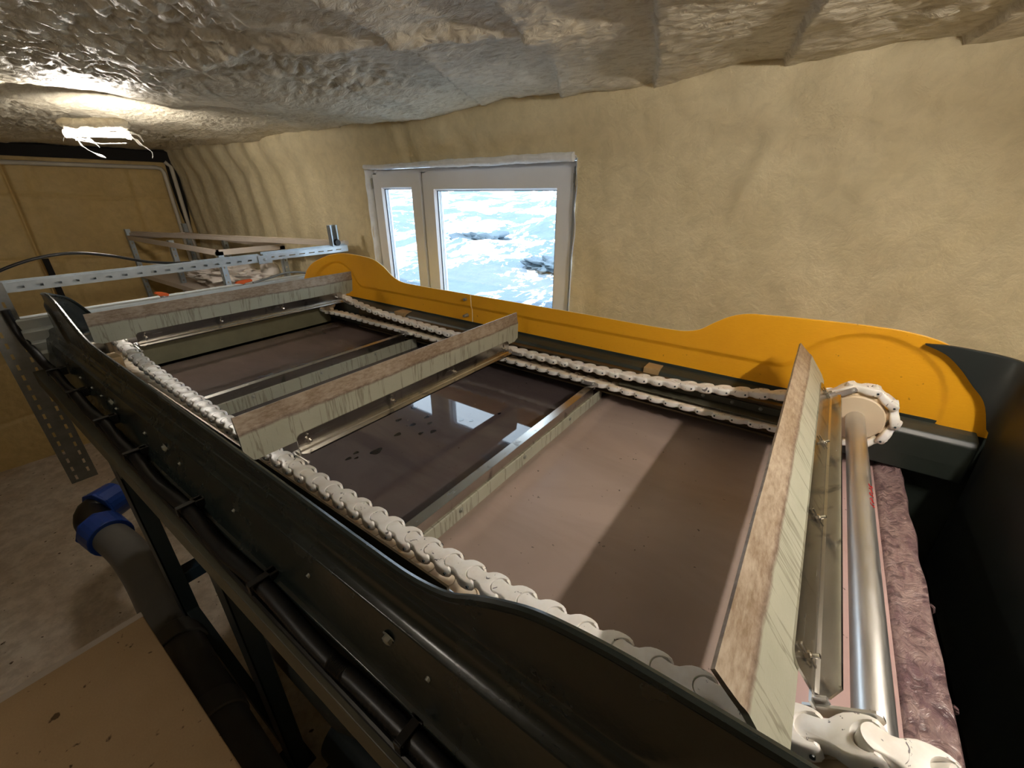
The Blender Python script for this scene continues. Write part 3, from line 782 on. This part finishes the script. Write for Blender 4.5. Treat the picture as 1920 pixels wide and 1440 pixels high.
def chain(yc, label):
    ch = empty('drag_chain', V(0, yc, 0), label, 'chain', None)
    inv = Matrix.Translation((0, -yc, -EZ))
    n = len(path)
    for i in range(n):
        a, b = path[i], path[(i+1) % n]; t = (b-a).normalized()
        R = Matrix(((t.x, 0, -t.y), (0, 1, 0), (t.y, 0, t.x))).to_4x4()
        o = bpy.data.objects.new('chain_link', LM); COL.objects.link(o); o.parent = ch
        o.matrix_local = Matrix.Translation((a.x, 0, a.y)) @ R
        q = bpy.data.objects.new('pin', PM); COL.objects.link(q); q.parent = o
    return ch
NC, FC = .462, 1.672
chain(NC, 'white plastic chain loop running along the near dark side of the tank')
chain(FC, 'white plastic chain loop running along the far yellow side of the tank')
# ------------------------------------------------------------------ shaft and sprockets
def shaft(x, z, label, name='drive_shaft'):
    sh = empty(name, V(x, 1.067, z), label, 'shaft')
    mb = MB(); mb.cyl(V(x, NY+.03, z), V(x, FY-.03, z), .0255, n=48); mb.build('shaft', M_shaft, sh, True)
    for yc in (NC, FC):
        mb = MB(); prof = []
        for k in range(10):
            a = math.radians(108-36*k)
            for da, rr in ((-18, .094), (-12, .096), (-8, .083), (0, .080), (8, .083), (12, .096)):
                q = a + math.radians(da) ; prof.append((x+rr*math.cos(q), Z0(z)+rr*math.sin(q)))
        prof = prof[::-1]
        prof.sort(key=lambda p_: math.atan2(p_[1]-Z0(z), p_[0]-x))
        mb.prism(prof, 'y', yc-.012, yc+.012)
        o = mb.build('sprocket', M_cream, sh, bevel=.001)
        mb = MB(); mb.cyl(V(x, yc-.030, z), V(x, yc+.030, z), .0775, n=48); mb.build('hub_disc', M_cream, o, True, .004)
    return sh
s1 = shaft(SCX, SCZ, 'polished steel shaft across the right end of the tank with cream sprockets')
mb = MB()
for k, (a, b, c_, e) in enumerate(((1.190, .003, .018, .006), (1.165, .012, .016, -.004), (1.150, .002, .016, .006), (1.125, .006, .014, -.006), (1.105, .004, .014, .004))):
    pts = []
    for q in range(5):
        th = math.radians(38+12*q/4*2); yy = a + e*math.sin(q*1.7)*.8
        pts.append(V(SCX+.0262*math.cos(th), yy + b*q/4, SCZ+.0262*math.sin(th)))
    mb.tube(pts, .0013, 6)
mb.build('red_marking', M_red, s1)
shaft(SLX, SLZ, 'polished steel shaft across the left end of the tank behind the third scraper', 'idler_shaft')

# ------------------------------------------------------------------ scrapers
YM = 1.07
def blade_bm():
    mb = MB(); ys_ = [-.707, -.704] + lin(-.68, .61, 40) + [.632, .636]
    prof = [(0, .046), (.001, .080), (.0015, .120), (.0022, .136), (.0015, .141), (-.001, .148), (-.004, .170), (-.006, .1885), (-.0065, .192), (-.0125, .1905), (-.011, .170), (-.0085, .148), (-.0068, .136), (-.0062, .080), (-.006, .046)]
    vs = []; n = len(prof)
    for y in ys_:
        for (s_, n_) in prof:
            wob = .0015*noise.noise(Vector((y*6, n_*10, 0)))
            nn_ = n_
            e = min(y+.707, .636-y)
            if n_ < .07 and e < .01: nn_ = n_ + .012
            vs.append((s_+wob, y, nn_))
    fs = []
    for i in range(len(ys_)-1):
        for j in range(n): fs.append((i*n+j, (i+1)*n+j, (i+1)*n+(j+1) % n, i*n+(j+1) % n))
    fs += [tuple(range(n)), tuple(range((len(ys_)-1)*n, len(ys_)*n))[::-1]]
    mb.add(vs, fs); return mb
def angle_bm():
    t = .0035; a, b = -.560, .552; mb = MB()
    # upright leg with rounded corners
    pr = [(a, .004)]
    for k in range(7):
        q = math.pi - k*math.pi/12; pr.append((a+.018+.018*math.cos(q), .049+.018*math.sin(q)))
    for k in range(7):
        q = math.pi/2 - k*math.pi/12; pr.append((b-.018+.018*math.cos(q), .049+.018*math.sin(q)))
    pr.append((b, .004))
    mb.prism([(p_[0], p_[1]) for p_ in pr], 'x', .0005, .0005+t)
    # flange, chamfered corners
    fl = [(.0005, a), (.020, a), (.034, a+.016), (.034, b-.016), (.020, b), (.0005, b)]
    mb.prism(fl, 'z', .004, .004+t)
    # small fillet along the bend and a hem on the flange edge
    mb.prism([(.004, .0075), (.008, .0075), (.004, .0115)], 'y', a+.002, b-.002)
    mb.prism([(.031, .004), (.034, .004), (.034, .0095), (.031, .0095)], 'y', a+.017, b-.017)
    return mb
BM = blade_bm().mesh('blade'); BM.materials.append(M_blade); AM = angle_bm().mesh('steel_angle'); AM.materials.append(M_steel)
for q in BM.polygons: q.use_smooth = True
BM.set_sharp_from_angle(angle=math.radians(40))
mb = MB(); hexbolt(mb, (.004, 0, 0), (1, 0, 0), .0065, .005, .012)
mb.cyl((.0041, 0, 0), (.0056, 0, 0), .012, n=20)
for q in (-1, 1):
    mb.box((.006, -.0022, q*.004), (.0085, .0022, q*.019+.002*q) if q > 0 else (.0085, .0022, -.004)) if q > 0 else mb.box((.006, -.0022, -.019), (.0085, .0022, -.004))
BO = mb.mesh('bolt'); BO.materials.append(M_bolt)
mb = MB(); hexbolt(mb, (-.007, 0, 0), (-1, 0, 0), .006, .004); BB = mb.mesh('bolt_head'); BB.materials.append(M_bolt_dull)
def bar_bm(sg):
    mb = MB(); pr = []
    for (cx_, cz_, a_) in ((-.008, 0, 0), (.066, 0, 0)):
        pass
    pr = [(-.012, -.0085), (.070, -.0085), (.0745, -.004), (.0745, .004), (.070, .0085), (-.012, .0085)]
    mb.prism(pr, 'y', -.002, .002)
    for s_ in (.012, .0635):
        hexbolt(mb, (s_, .002*sg, 0), (0, sg, 0), .0045, .004)
    return mb
BR = {}
for sg in (-1, 1):
    BR[sg] = bar_bm(sg).mesh('mounting_bar'); BR[sg].materials.append(steel_ := M_shaft)
mb = MB(); mb.box((-.0005, -.002, .0), (.020, .002, .012)); mb.box((.0005, -.010, .0), (.004, .010, .014)); BK = mb.mesh('bracket'); BK.materials.append(M_shaft)
def scraper(a, b, label):
    t = (b-a).normalized()
    R = Matrix(((t.x, 0, -t.y), (0, 1, 0), (t.y, 0, t.x))).to_4x4()
    e = bpy.data.objects.new('scraper', None); COL.objects.link(e); e.matrix_world = Matrix.Translation((a.x, YM, Z0(a.y))) @ R
    tag(e, label, 'scraper')
    def ch(name, me, loc=(0, 0, 0)):
        o = bpy.data.objects.new(name, me); COL.objects.link(o); o.parent = e; o.location = loc; return o
    ch('blade', BM); ch('steel_angle', AM)
    for y in (-.525, -.19, .15, .51): ch('bolt', BO, (0, y, .037))
    for y in (-.36, -.02, .32): ch('bolt_head', BB, (0, y, .060))
    ch('mounting_bar', BR[1], (0, NC+.034-YM, 0)); ch('mounting_bar', BR[-1], (0, FC-.034-YM, 0))
    ch('bracket', BK, (0, NC+.040-YM, .004)); ch('bracket', BK, (0, FC-.040-YM, .004))
    return e
def near_link(x0, top=True):
    rng = range(len(up_pts)-1) if top else range(len(up_pts)+len(circ), len(up_pts)+len(circ)+len(lo)-1)
    return min(rng, key=lambda i: abs(path[i].x-x0))
i1 = len(up_pts)-2
scraper(path[i1], path[i1+1], 'tilted scraper climbing the right sprockets beside the polished shaft')
i = near_link(-1.165); sc2 = scraper(path[i], path[i+1], 'middle upright scraper spanning both chains above the dark water')
i = near_link(-2.60); scraper(path[i], path[i+1], 'farthest upright scraper, beside the humped left end of the yellow panel')
i = near_link(-.712, False); scraper(path[i], path[i+1], 'hanging scraper pushing the brown sludge, silver flange on top')
i = near_link(-2.0, False); scraper(path[i], path[i+1], 'hanging scraper at the left, between the two upright scrapers')
for o in [o for o in COL.objects if o.name.startswith('scraper') and o.matrix_world.to_3x3()[2][2] < 0]: pass

# ------------------------------------------------------------------ cable duct along the near flange
cpath = [(.62, .205, -.800), (-.347, .207, -.782), (-.58, .203, -.784), (-.809, .206, -.766), (-1.0, .201, -.771), (-1.184, .206, -.752), (-1.4, .200, -.764), (-1.603, .206, -.750), (-1.74, .203, -.742), (-1.88, .206, -.722), (-2.06, .203, -.732), (-2.253, .206, -.720), (-2.40, .204, -.722), (-2.561, .206, -.704), (-2.75, .204, -.708), (-2.946, .204, -.693), (-3.03, .196, -.65), (-3.065, .19, -.58), (-3.07, .186, -.50)]
def densify(pts, step):
    out = []; n = len(pts)
    for i in range(n-1):
        p0 = Vector(pts[max(i-1, 0)]); p1 = Vector(pts[i]); p2 = Vector(pts[i+1]); p3 = Vector(pts[min(i+2, n-1)])
        m = max(1, int((p2-p1).length/step))
        for k in range(m):
            t = k/m; out.append(.5*((2*p1)+(-p0+p2)*t+(2*p0-5*p1+4*p2-p3)*t*t+(-p0+3*p1-3*p2+p3)*t**3))
    out.append(Vector(pts[-1])); return out
dp = densify([V(*p_) for p_ in cpath], .0035)
mb = MB(); mb.tube(dp, [.0175 if i % 2 else .0155 for i in range(len(dp))], 10)
tag(mb.build('corrugated_duct', M_black, None, True, angle=80), 'black corrugated cable duct clipped along the near outer flange', 'cable duct')
for x in (-2.561, -2.253, -1.88, -1.603, -1.184, -.809, -.347):
    zc = interp(sorted([(p_[0], p_[2]) for p_ in cpath[:16]]), x)
    mb = MB(); mb.box(V(x-.008, .184, zc+.017), V(x+.008, .240, zc+.021)); mb.box(V(x-.008, .181, zc-.004), V(x+.008, .185, zc+.021)); mb.box(V(x-.013, .222, zc-.012), V(x+.013, .243, zc+.021))
    mb.build('duct_clip', M_black, tank, bevel=.001)
mb = MB(); mb.tube(densify([V(-2.5, .19, -.70), V(-2.0, .192, -.745), V(-1.6, .188, -.765), V(-1.184, .188, -.775), V(-.6, .186, -.79), V(.6, .186, -.80)], .04), .006, 8)
tag(mb.build('thin_cable', M_blackcable, None, True), 'thin black cable strapped against the corrugated duct', 'cable')

# ================================================================== LEFT END: strut beam, post, tray
def perf(mb, O, U, Vv, N, L, H, holes, hw, hh, hv, th=.003):
    """plate with one row of slots: O origin corner, U along, Vv across, N thickness"""
    O, U, Vv, N = Vector(O), Vector(U), Vector(Vv), Vector(N)*th
    def bx(u0, u1, v0, v1):
        c = [O+U*a+Vv*b for a, b in ((u0, v0), (u1, v0), (u1, v1), (u0, v1))]; vs = c + [q+N for q in c]
        mb.add(vs, [(3,2,1,0),(4,5,6,7),(0,1,5,4),(1,2,6,5),(2,3,7,6),(3,0,4,7)])
    bx(0, L, 0, hv-hh/2); bx(0, L, hv+hh/2, H); last = 0
    for h_ in holes: bx(last, h_-hw/2, hv-hh/2, hv+hh/2); last = h_+hw/2
    bx(last, L, hv-hh/2, hv+hh/2)
bx_ = -3.10
beam = empty('strut_channel_beam', V(bx_, .1, -.40), 'galvanised slotted channel beam spanning over the left end of the tank', 'beam')
mb = MB(); hs = [.04+.066*k for k in range(19)]
perf(mb, V(bx_, .10, -.430), (0, 1, 0), (0, 0, 1), (-1, 0, 0), 1.30, .044, hs, .026, .011, .020)
mb.box(V(bx_-.045, .10, -.388), V(bx_+.001, 1.40, -.385)); mb.box(V(bx_-.012, .10, -.385), V(bx_-.008, 1.40, -.378)); mb.box(V(bx_-.034, .10, -.385), V(bx_-.030, 1.40, -.376)); mb.box(V(bx_-.045, .10, -.43), V(bx_-.042, 1.40, -.385))
mb.box(V(bx_-.003, .10, -.388), V(bx_+.003, 1.40, -.383))
mb.build('slotted_channel', M_galv, beam)
mb = MB(); hs = [.05+.075*k for k in range(8)]
perf(mb, V(bx_+.002, 1.42, -.424), (0, 1, 0), (0, 0, 1), (-1, 0, 0), .66, .042, hs, .045, .006, .020)
mb.box(V(bx_-.045, 1.42, -.384), V(bx_+.003, 2.08, -.381)); mb.box(V(bx_-.012, 1.42, -.381), V(bx_-.008, 2.08, -.374)); mb.box(V(bx_-.034, 1.42, -.381), V(bx_-.030, 2.08, -.368))
mb.build('slotted_channel', M_galv, beam)
mb = MB(); mb.box(V(bx_+.002, 1.38, -.440), V(bx_+.007, 1.47, -.386)); hexbolt(mb, V(bx_+.007, 1.425, -.414), (1, 0, 0), .010, .005); mb.build('joint_plate', M_galv, beam, bevel=.001)
tagp = empty('upright_channel_stub', V(bx_, 1.99, -.385), 'short upright channel stub with black knob on the end of the beam', 'bracket')
mb = MB(); mb.box(V(bx_-.045, 1.955, -.381), V(bx_-.042, 2.02, -.225)); mb.box(V(bx_-.045, 1.955, -.381), V(bx_-.005, 1.958, -.225)); mb.box(V(bx_-.045, 2.017, -.381), V(bx_-.005, 2.02, -.225))
mb.box(V(bx_-.008, 1.955, -.381), V(bx_-.005, 1.968, -.225)); mb.box(V(bx_-.008, 2.007, -.381), V(bx_-.005, 2.02, -.225)); mb.build('channel', M_galv, tagp)
mb = MB(); mb.cyl(V(bx_-.012, 1.995, -.352), V(bx_+.012, 1.995, -.352), .026, .022, 20); mb.build('knob', M_black, tagp, True)
post = empty('slotted_post', V(-3.1, .17, -1.46), 'hanging galvanised slotted post at the left end of the near panel', 'post')
mb = MB()
perf(mb, V(-3.085, .110, -1.47), (0, 0, 1), (0, 1, 0), (-1, 0, 0), 1.09, .055, [.03+.055*k for k in range(19)], .028, .010, .028)
perf(mb, V(-3.085, .165, -1.47), (0, 0, 1), (0, 1, 0), (-1, 0, 0), 1.09, .055, [.055+.055*k for k in range(18)], .028, .010, .028)
perf(mb, V(-3.088, .218, -1.47), (0, 0, 1), (-1, 0, 0), (0, 1, 0), 1.09, .05, [.03+.055*k for k in range(19)], .028, .010, .025)
mb.build('slotted_angle', M_galv_dark, post)
# pale sheet tray behind the farthest scraper
tray = empty('inlet_tray', V(-3.05, .95, -.75), 'pale galvanised sheet trough behind the farthest scraper', 'tray')
mb = MB(); mb.prism([(-3.16, Z0(-.555)), (-3.06, Z0(-.552)), (-3.055, Z0(-.558)), (-3.055, Z0(-.600)), (-3.02, Z0(-.610)), (-3.02, Z0(-.655)), (-2.995, Z0(-.662)), (-2.995, Z0(-.70)), (-2.97, Z0(-.71)), (-2.97, Z0(-.76)), (-3.16, Z0(-.76))], 'y', .20, 1.72)
mb.build('folded_sheet', M_sheet, tray, bevel=.002)
for z_, x_ in ((-.604, -3.018), (-.658, -2.993), (-.706, -2.966)):
    mb = MB(); mb.box(V(x_-.004, .32, z_-.007), V(x_+.004, 1.72, z_+.003)); mb.build('folded_lip', M_bolt, tray, bevel=.001)
for k, (y, rot) in enumerate(((.79, .4), (1.245, 0))):
    w = empty('orange_clamp', V(-3.08, y, -.552), ['small orange wing clamp at the left on the pale tray edge', 'long orange lever clamp at the middle of the pale tray edge'][k], 'clamp')
    mb = MB(); L = .035 if k == 0 else .055
    pts = [(-L, 0), (-L*.8, .012), (0, .017), (L*.85, .016), (L, .008), (L*.9, 0), (L*.2, -.004), (-L*.2, -.010), (-L*.5, -.004)]
    c_, s_ = math.cos(rot), math.sin(rot)
    mb.prism([(y+a*c_+b*s_, Z0(-.538)-a*s_*1.0+b*c_) for a, b in pts], 'x', -3.085, -3.062); mb.build('lever', M_orange, w, bevel=.004)
    mb = MB(); mb.cyl(V(-3.074, y, -.553), V(-3.074, y, -.535), .008, n=12); mb.build('stem', M_galv_dark, w)
mb = MB(); mb.tube(densify([V(-3.07, 1.30, -.548), V(-3.08, 1.42, -.535), V(-3.09, 1.52, -.522), V(-3.09, 1.62, -.524), V(-3.08, 1.70, -.545)], .02), .007, 8)
tag(mb.build('grey_hose', M_galv_dark, None, True), 'grey hose lying on the pale tray beside the orange lever clamp', 'hose')
mb = MB(); mb.tube(densify([V(-3.115, -.10, -.52), V(-3.115, .02, -.455), V(-3.115, .10, -.40), V(-3.115, .22, -.335), V(-3.118, .36, -.290), V(-3.12, .50, -.278), V(-3.12, .64, -.305), V(-3.12, .78, -.352), V(-3.12, .90, -.375), V(-3.12, 1.00, -.382)], .02), .0075, 10)
tag(mb.build('black_cable', M_blackcable, None, True), 'black cable arching above the slotted channel beam', 'cable')

# ------------------------------------------------------------------ shelving rack at the far left
rack = empty('shelving_rack', V(-5.2, 1.8, 0), 'slotted angle shelving rack in the far left corner', 'shelf')
def slot_post(x, y, z0, z1, fl):
    mb = MB(); perf(mb, V(x, y, z0), (0, 0, 1), (0, 1, 0), (-1, 0, 0), z1-z0, .045, [.04+.06*k for k in range(int((z1-z0-.05)/.06))], .016, .010, .022)
    perf(mb, V(x, y, z0), (0, 0, 1), (-1, 0, 0), (0, 1, 0), z1-z0, .045, [.04+.06*k for k in range(int((z1-z0-.05)/.06))], .016, .010, .022)
    mb.build('slotted_post', M_galv, rack)
for x, y, zt_ in ((-4.05, 1.50, -.44), (-4.05, 2.02, -.44), (-5.25, 1.55, -.42), (-5.25, 2.03, -.44), (-6.3, 1.50, -.36), (-6.3, 2.05, -.33)):
    slot_post(x, y, -EZ, zt_, 0)
for z_ in (-.47, -.88, -1.6):
    mb = MB(); mb.box(V(-6.3, 1.50, z_), V(-4.05, 1.515, z_+.045)); mb.box(V(-6.3, 2.05, z_), V(-4.05, 2.065, z_+.045)); mb.box(V(-4.065, 1.50, z_), V(-4.05, 2.05, z_+.045)); mb.box(V(-6.31, 1.50, z_), V(-6.295, 2.05, z_+.045)); mb.build('shelf_rail', M_plank, rack)
for z_ in (-.85, -1.57):
    mb = MB(); mb.box(V(-6.29, 1.517, z_), V(-4.066, 2.05, z_+.012)); mb.build('shelf_board', M_plank, rack)
mb = MB(); mb.bar(V(-6.35, 1.57, -.412), V(-3.14, 2.08, -.368), .10, .035); mb.bar(V(-6.35, 1.57, -.392), V(-3.14, 2.08, -.350), .02, .012)
tag(mb.build('long_plank', M_plank, None, bevel=.003), 'long pale plank lying from the shelving rack to the channel beam', 'plank')
mb = MB(); o = link('white_sack', blob((0, 0, 0), .62, .20, .10, 3, 5, .45, 2.6), M_bag, None, True); o.location = V(-4.80, 1.79, -.735)
tag(o, 'crumpled white sack lying on the shelf behind the beam', 'sack')
mb = MB(); pts = [V(-4.25, 1.98, z_) for z_ in (-.838, -.70, -.62, -.57)]; mb.tube(pts, [.09, .085, .075, .03], 16); tag(mb.build('wrapped_roll', M_bag, None, True), 'upright wrapped roll at the right end of the rack shelf', 'roll')
# conduits round the end wall and down the corner
for k, (dy, dz) in enumerate(((0, 0), (.075, .06))):
    mb = MB(); yy = 2.055+dy; zz = .265+dz*(1 if k else 1)
    if k == 0: pts = [V(XL+.06, -1.4, zz-.0), V(XL+.06, yy-.06, zz), V(XL+.06, yy-.02, zz-.012), V(XL+.06, yy, zz-.05), V(XL+.06, yy, -.66), V(XL+.06, yy, -EZ+.02)]
    else: pts = [V(XL+.09, yy-.05, zz), V(XL+.09, yy, zz-.05), V(XL+.09, yy, -.66), V(XL+.09, yy, -EZ+.02)]
    mb.tube(pts, .021, 10)
    tag(mb.build('conduit_pipe', M_white_cond, None, True), ['cream conduit running along the top of the end wall and down the corner', 'second cream conduit going straight down the far left corner'][k], 'pipe')
# black strip standing in for a dark gap at the joint of the end wall
mb = MB(); mb.box(V(XL+.045, .79, -1.32), V(XL+.085, .835, -.60)); tag(mb.build('dark_gap_strip', M_gapblack), 'narrow black strip for a dark gap in the yellow end wall', 'post')

# ------------------------------------------------------------------ lamps
def lamp(name, c, L, ang, label, strength, scraps=True, tube_r=.013):
    e = empty(name, (c[0], c[1], Z0(c[2])+.06), label, 'lamp')
    c = Vector((c[0], c[1], Z0(c[2]))); dx = Vector((math.cos(ang), math.sin(ang), 0)); nx = Vector((-dx.y, dx.x, 0)); up = Vector((0, 0, 1))
    mb = MB(); pp = [c+dx*L*.62*q+up*(.052+.012*noise.noise(Vector((q*3, c.x, 0)))) for q in [-1, -.8, -.5, -.2, .1, .4, .7, .9, 1]]; mb.tube(pp, [.012, .030, .034, .030, .036, .031, .034, .026, .012], 12); mb.build('foamed_housing', M_ceil, e, True)
    mb = MB(); mb.tube([c-dx*L*.5, c-dx*L*.2, c+dx*L*.2, c+dx*L*.5], tube_r, 12)
    m = emis('lit_tube_'+name, (1, .92, .83), strength); mb.build('tube', m, e, True)
    for s_ in (-1, 1):
        mb = MB(); mb.cyl(c+dx*L*.5*s_, c+dx*L*.56*s_, .02, .022, 14); mb.bar(c+dx*L*.53*s_, c+dx*L*.53*s_+up*.05, .03, .03); mb.build('end_holder', M_film if scraps else M_white_cond, e, True)
    if scraps:
        for (s_, segs) in ((-1, [(0, 0, 0), (.03, .01, -.025), (.05, .0, -.06), (.10, -.01, -.095), (.14, 0, -.115)]), (-1, [(0, .02, .01), (-.03, .02, -.01), (-.045, .02, -.035)]), (-1, [(.03, .0, -.02), (.09, .01, -.03), (.12, .01, -.06)]), (1, [(0, 0, .01), (.03, 0, -.02), (.06, 0, -.05), (.09, .01, -.08), (.085, .01, -.11)]), (1, [(0, .02, .02), (.05, .02, .0), (.06, .02, -.03)])):
            pts = densify([c+dx*(L*.52*s_+a)+nx*b+up*z_ for a, b, z_ in segs], .01); mb = MB(); vs = []; 
            for q, p_ in enumerate(pts):
                w_ = .012*(1+.6*math.sin(q*1.3))*(1-.6*q/len(pts)); tw = q*.25
                vs += [p_-(nx*math.cos(tw)+up*math.sin(tw))*w_, p_+(nx*math.cos(tw)+up*math.sin(tw))*w_]
            mb.add(vs, [(2*q, 2*q+1, 2*q+3, 2*q+2) for q in range(len(pts)-1)]); o = mb.build('plastic_scrap', M_film, e, True)
            sm = o.modifiers.new('solid', 'SOLIDIFY'); sm.thickness = .0015
        mb = MB(); mb.tube([c-dx*L*.42-up*.03, c-up*.045, c+dx*L*.45-up*.04], .0022, 6); mb.build('wire', M_film, e, True)
    return e
lamp('tube_lamp', (-3.47, .86, .30), .27, math.radians(50), 'lit tube lamp in a ceiling hollow with torn plastic wrapping', 250)
lamp('tube_lamp', LAMP_R, .30, math.radians(90), 'lit tube lamp above the right end of the tank', 410, False, .014)

lamp('tube_lamp', (-1.1, -1.0, .31), .30, 0, 'lit tube lamp above the brown work platform', 90, False, .014)
# ------------------------------------------------------------------ foreground platform, pipe, vessel
pf = empty('work_platform', V(-.6, -.7, -EZ), 'brown boarded work platform at the lower left with pale edge strips', 'platform')
mb = MB(); mb.box(V(-2.06, -1.45, -1.74), V(1.2, .072, -1.70)); mb.build('deck', M_plat, pf, bevel=.004)
mb = MB(); mb.box(V(-2.10, -1.45, -1.76), V(-2.062, .074, -1.705)); mb.build('edge_strip', M_plank, pf, bevel=.003)
for x, y in ((-2.0, -1.3), (-2.0, -.1), (1.0, -1.3), (1.0, -.1)):
    mb = MB(); mb.box(V(x, y, -EZ), V(x+.08, y+.08, -1.74)); mb.build('leg', M_olive, pf)
PZ = -2.0
dpipe = empty('drain_pipe', V(-3.0, .16, -EZ), 'grey drain pipe with blue couplings beside the tank legs', 'pipe')
sc_ = 2.0
def onz(x, y, zz=PZ): return V(x, y, zz)
pa = densify([V(-.6, .085, PZ), V(-1.1, .09, PZ), V(-1.74, .115, PZ), V(-2.25, .15, PZ), V(-2.72, .180, PZ), V(-3.05, .178, PZ), V(-3.34, .150, PZ-.01)], .05)
mb = MB(); mb.tube(pa, .095, 24); mb.build('pipe', M_pipe, dpipe, True)
for x, y in ((-1.60, .105), (-2.10, .139)):
    mb = MB(); mb.cyl(V(x+.05, y-.004, PZ), V(x-.05, y+.004, PZ), .108, n=28); mb.build('pipe_socket', M_pipe, dpipe, True, .004)
mb = MB(); mb.cyl(V(-3.26, .158, PZ-.005), V(-3.42, .142, PZ-.01), .118, .122, 24); mb.cyl(V(-3.42, .142, PZ-.01), V(-3.44, .140, PZ-.01), .128, n=8); mb.build('coupling', M_bluec, dpipe, False, .006)
mb = MB(); mb.tube(densify([V(-3.42, .142, PZ-.01), V(-3.56, .135, PZ-.01), V(-3.66, .16, PZ), V(-3.68, .22, PZ+.01)], .03), .098, 20); mb.build('elbow', M_black, dpipe, True)
mb = MB(); mb.cyl(V(-3.66, .19, PZ+.01), V(-3.72, .31, PZ+.01), .122, .118, 24); mb.cyl(V(-3.655, .18, PZ+.01), V(-3.665, .20, PZ+.01), .128, n=8); mb.build('coupling', M_bluec, dpipe, False, .006)
mb = MB(); mb.tube([V(-3.72, .30, PZ+.01), V(-3.95, .50, PZ+.01), V(-4.25, .75, PZ+.01), V(-4.6, 1.0, PZ)], .095, 24); mb.build('pipe', M_pipe, dpipe, True)
for x, y in ((-3.0, .17), (-1.3, .09), (-4.3, .8)):
    mb = MB(); mb.box(V(x-.05, y-.02, -EZ), V(x+.05, y+.02, PZ-.09)); mb.box(V(x-.07, y-.06, -EZ), V(x+.07, y+.06, -EZ+.02)); mb.build('pipe_stand', M_frame, dpipe)
ves = empty('pressure_vessel', V(-1.7, .70, -EZ), 'grey rounded pressure vessel under the tank between the legs', 'vessel')
mb = MB(); pr = [(0, .02), (.02, .12), (.06, .20), (.12, .26), (.20, .285), (1.3, .285), (1.38, .26), (1.44, .20), (1.48, .1), (1.49, .01)]
vs = []; n = 36
for a, rr in pr:
    for k in range(n): q = 2*math.pi*k/n; vs.append(V(-2.52+a, .66+rr*math.cos(q), -2.04+rr*math.sin(q)))
mb.add(vs, [(i*n+k, i*n+(k+1) % n, (i+1)*n+(k+1) % n, (i+1)*n+k) for i in range(len(pr)-1) for k in range(n)]); mb.build('shell', M_vessel, ves, True)
for x in (-2.2, -1.3):
    mb = MB(); mb.box(V(x-.05, .50, -EZ), V(x+.05, .82, -2.25)); mb.build('foot', M_frame, ves)
vz = empty('red_valve', V(-1.28, .40, -1.74), 'small valve with a red lever on the grey vessel', 'valve')
mb = MB(); mb.cyl(V(-1.28, .46, -1.85), V(-1.28, .385, -1.70), .017, n=14); mb.cyl(V(-1.28, .39, -1.715), V(-1.28, .38, -1.69), .024, n=6); mb.build('body', M_bolt, vz)
mb = MB(); mb.prism([(-1.37, Z0(-1.70)), (-1.35, Z0(-1.66)), (-1.315, Z0(-1.685)), (-1.285, Z0(-1.69)), (-1.29, Z0(-1.715)), (-1.32, Z0(-1.72)), (-1.34, Z0(-1.75))], 'y', .372, .380); mb.build('lever', M_red, vz, bevel=.002)
pump = empty('pump_unit', V(-1.0, .22, -EZ), 'dark pump unit on the floor under the tank', 'pump')
mb = MB(); mb.cyl(V(-1.35, .46, -2.40), V(-.95, .46, -2.40), .12, n=24); mb.build('motor', M_frame, pump, True, .006)
mb = MB(); mb.cyl(V(-.95, .46, -2.40), V(-.80, .46, -2.40), .15, n=24); mb.build('casing', M_frame, pump, True, .006)
mb = MB(); mb.box(V(-1.35, .34, -EZ), V(-.8, .58, -2.52)); mb.build('base', M_frame, pump)
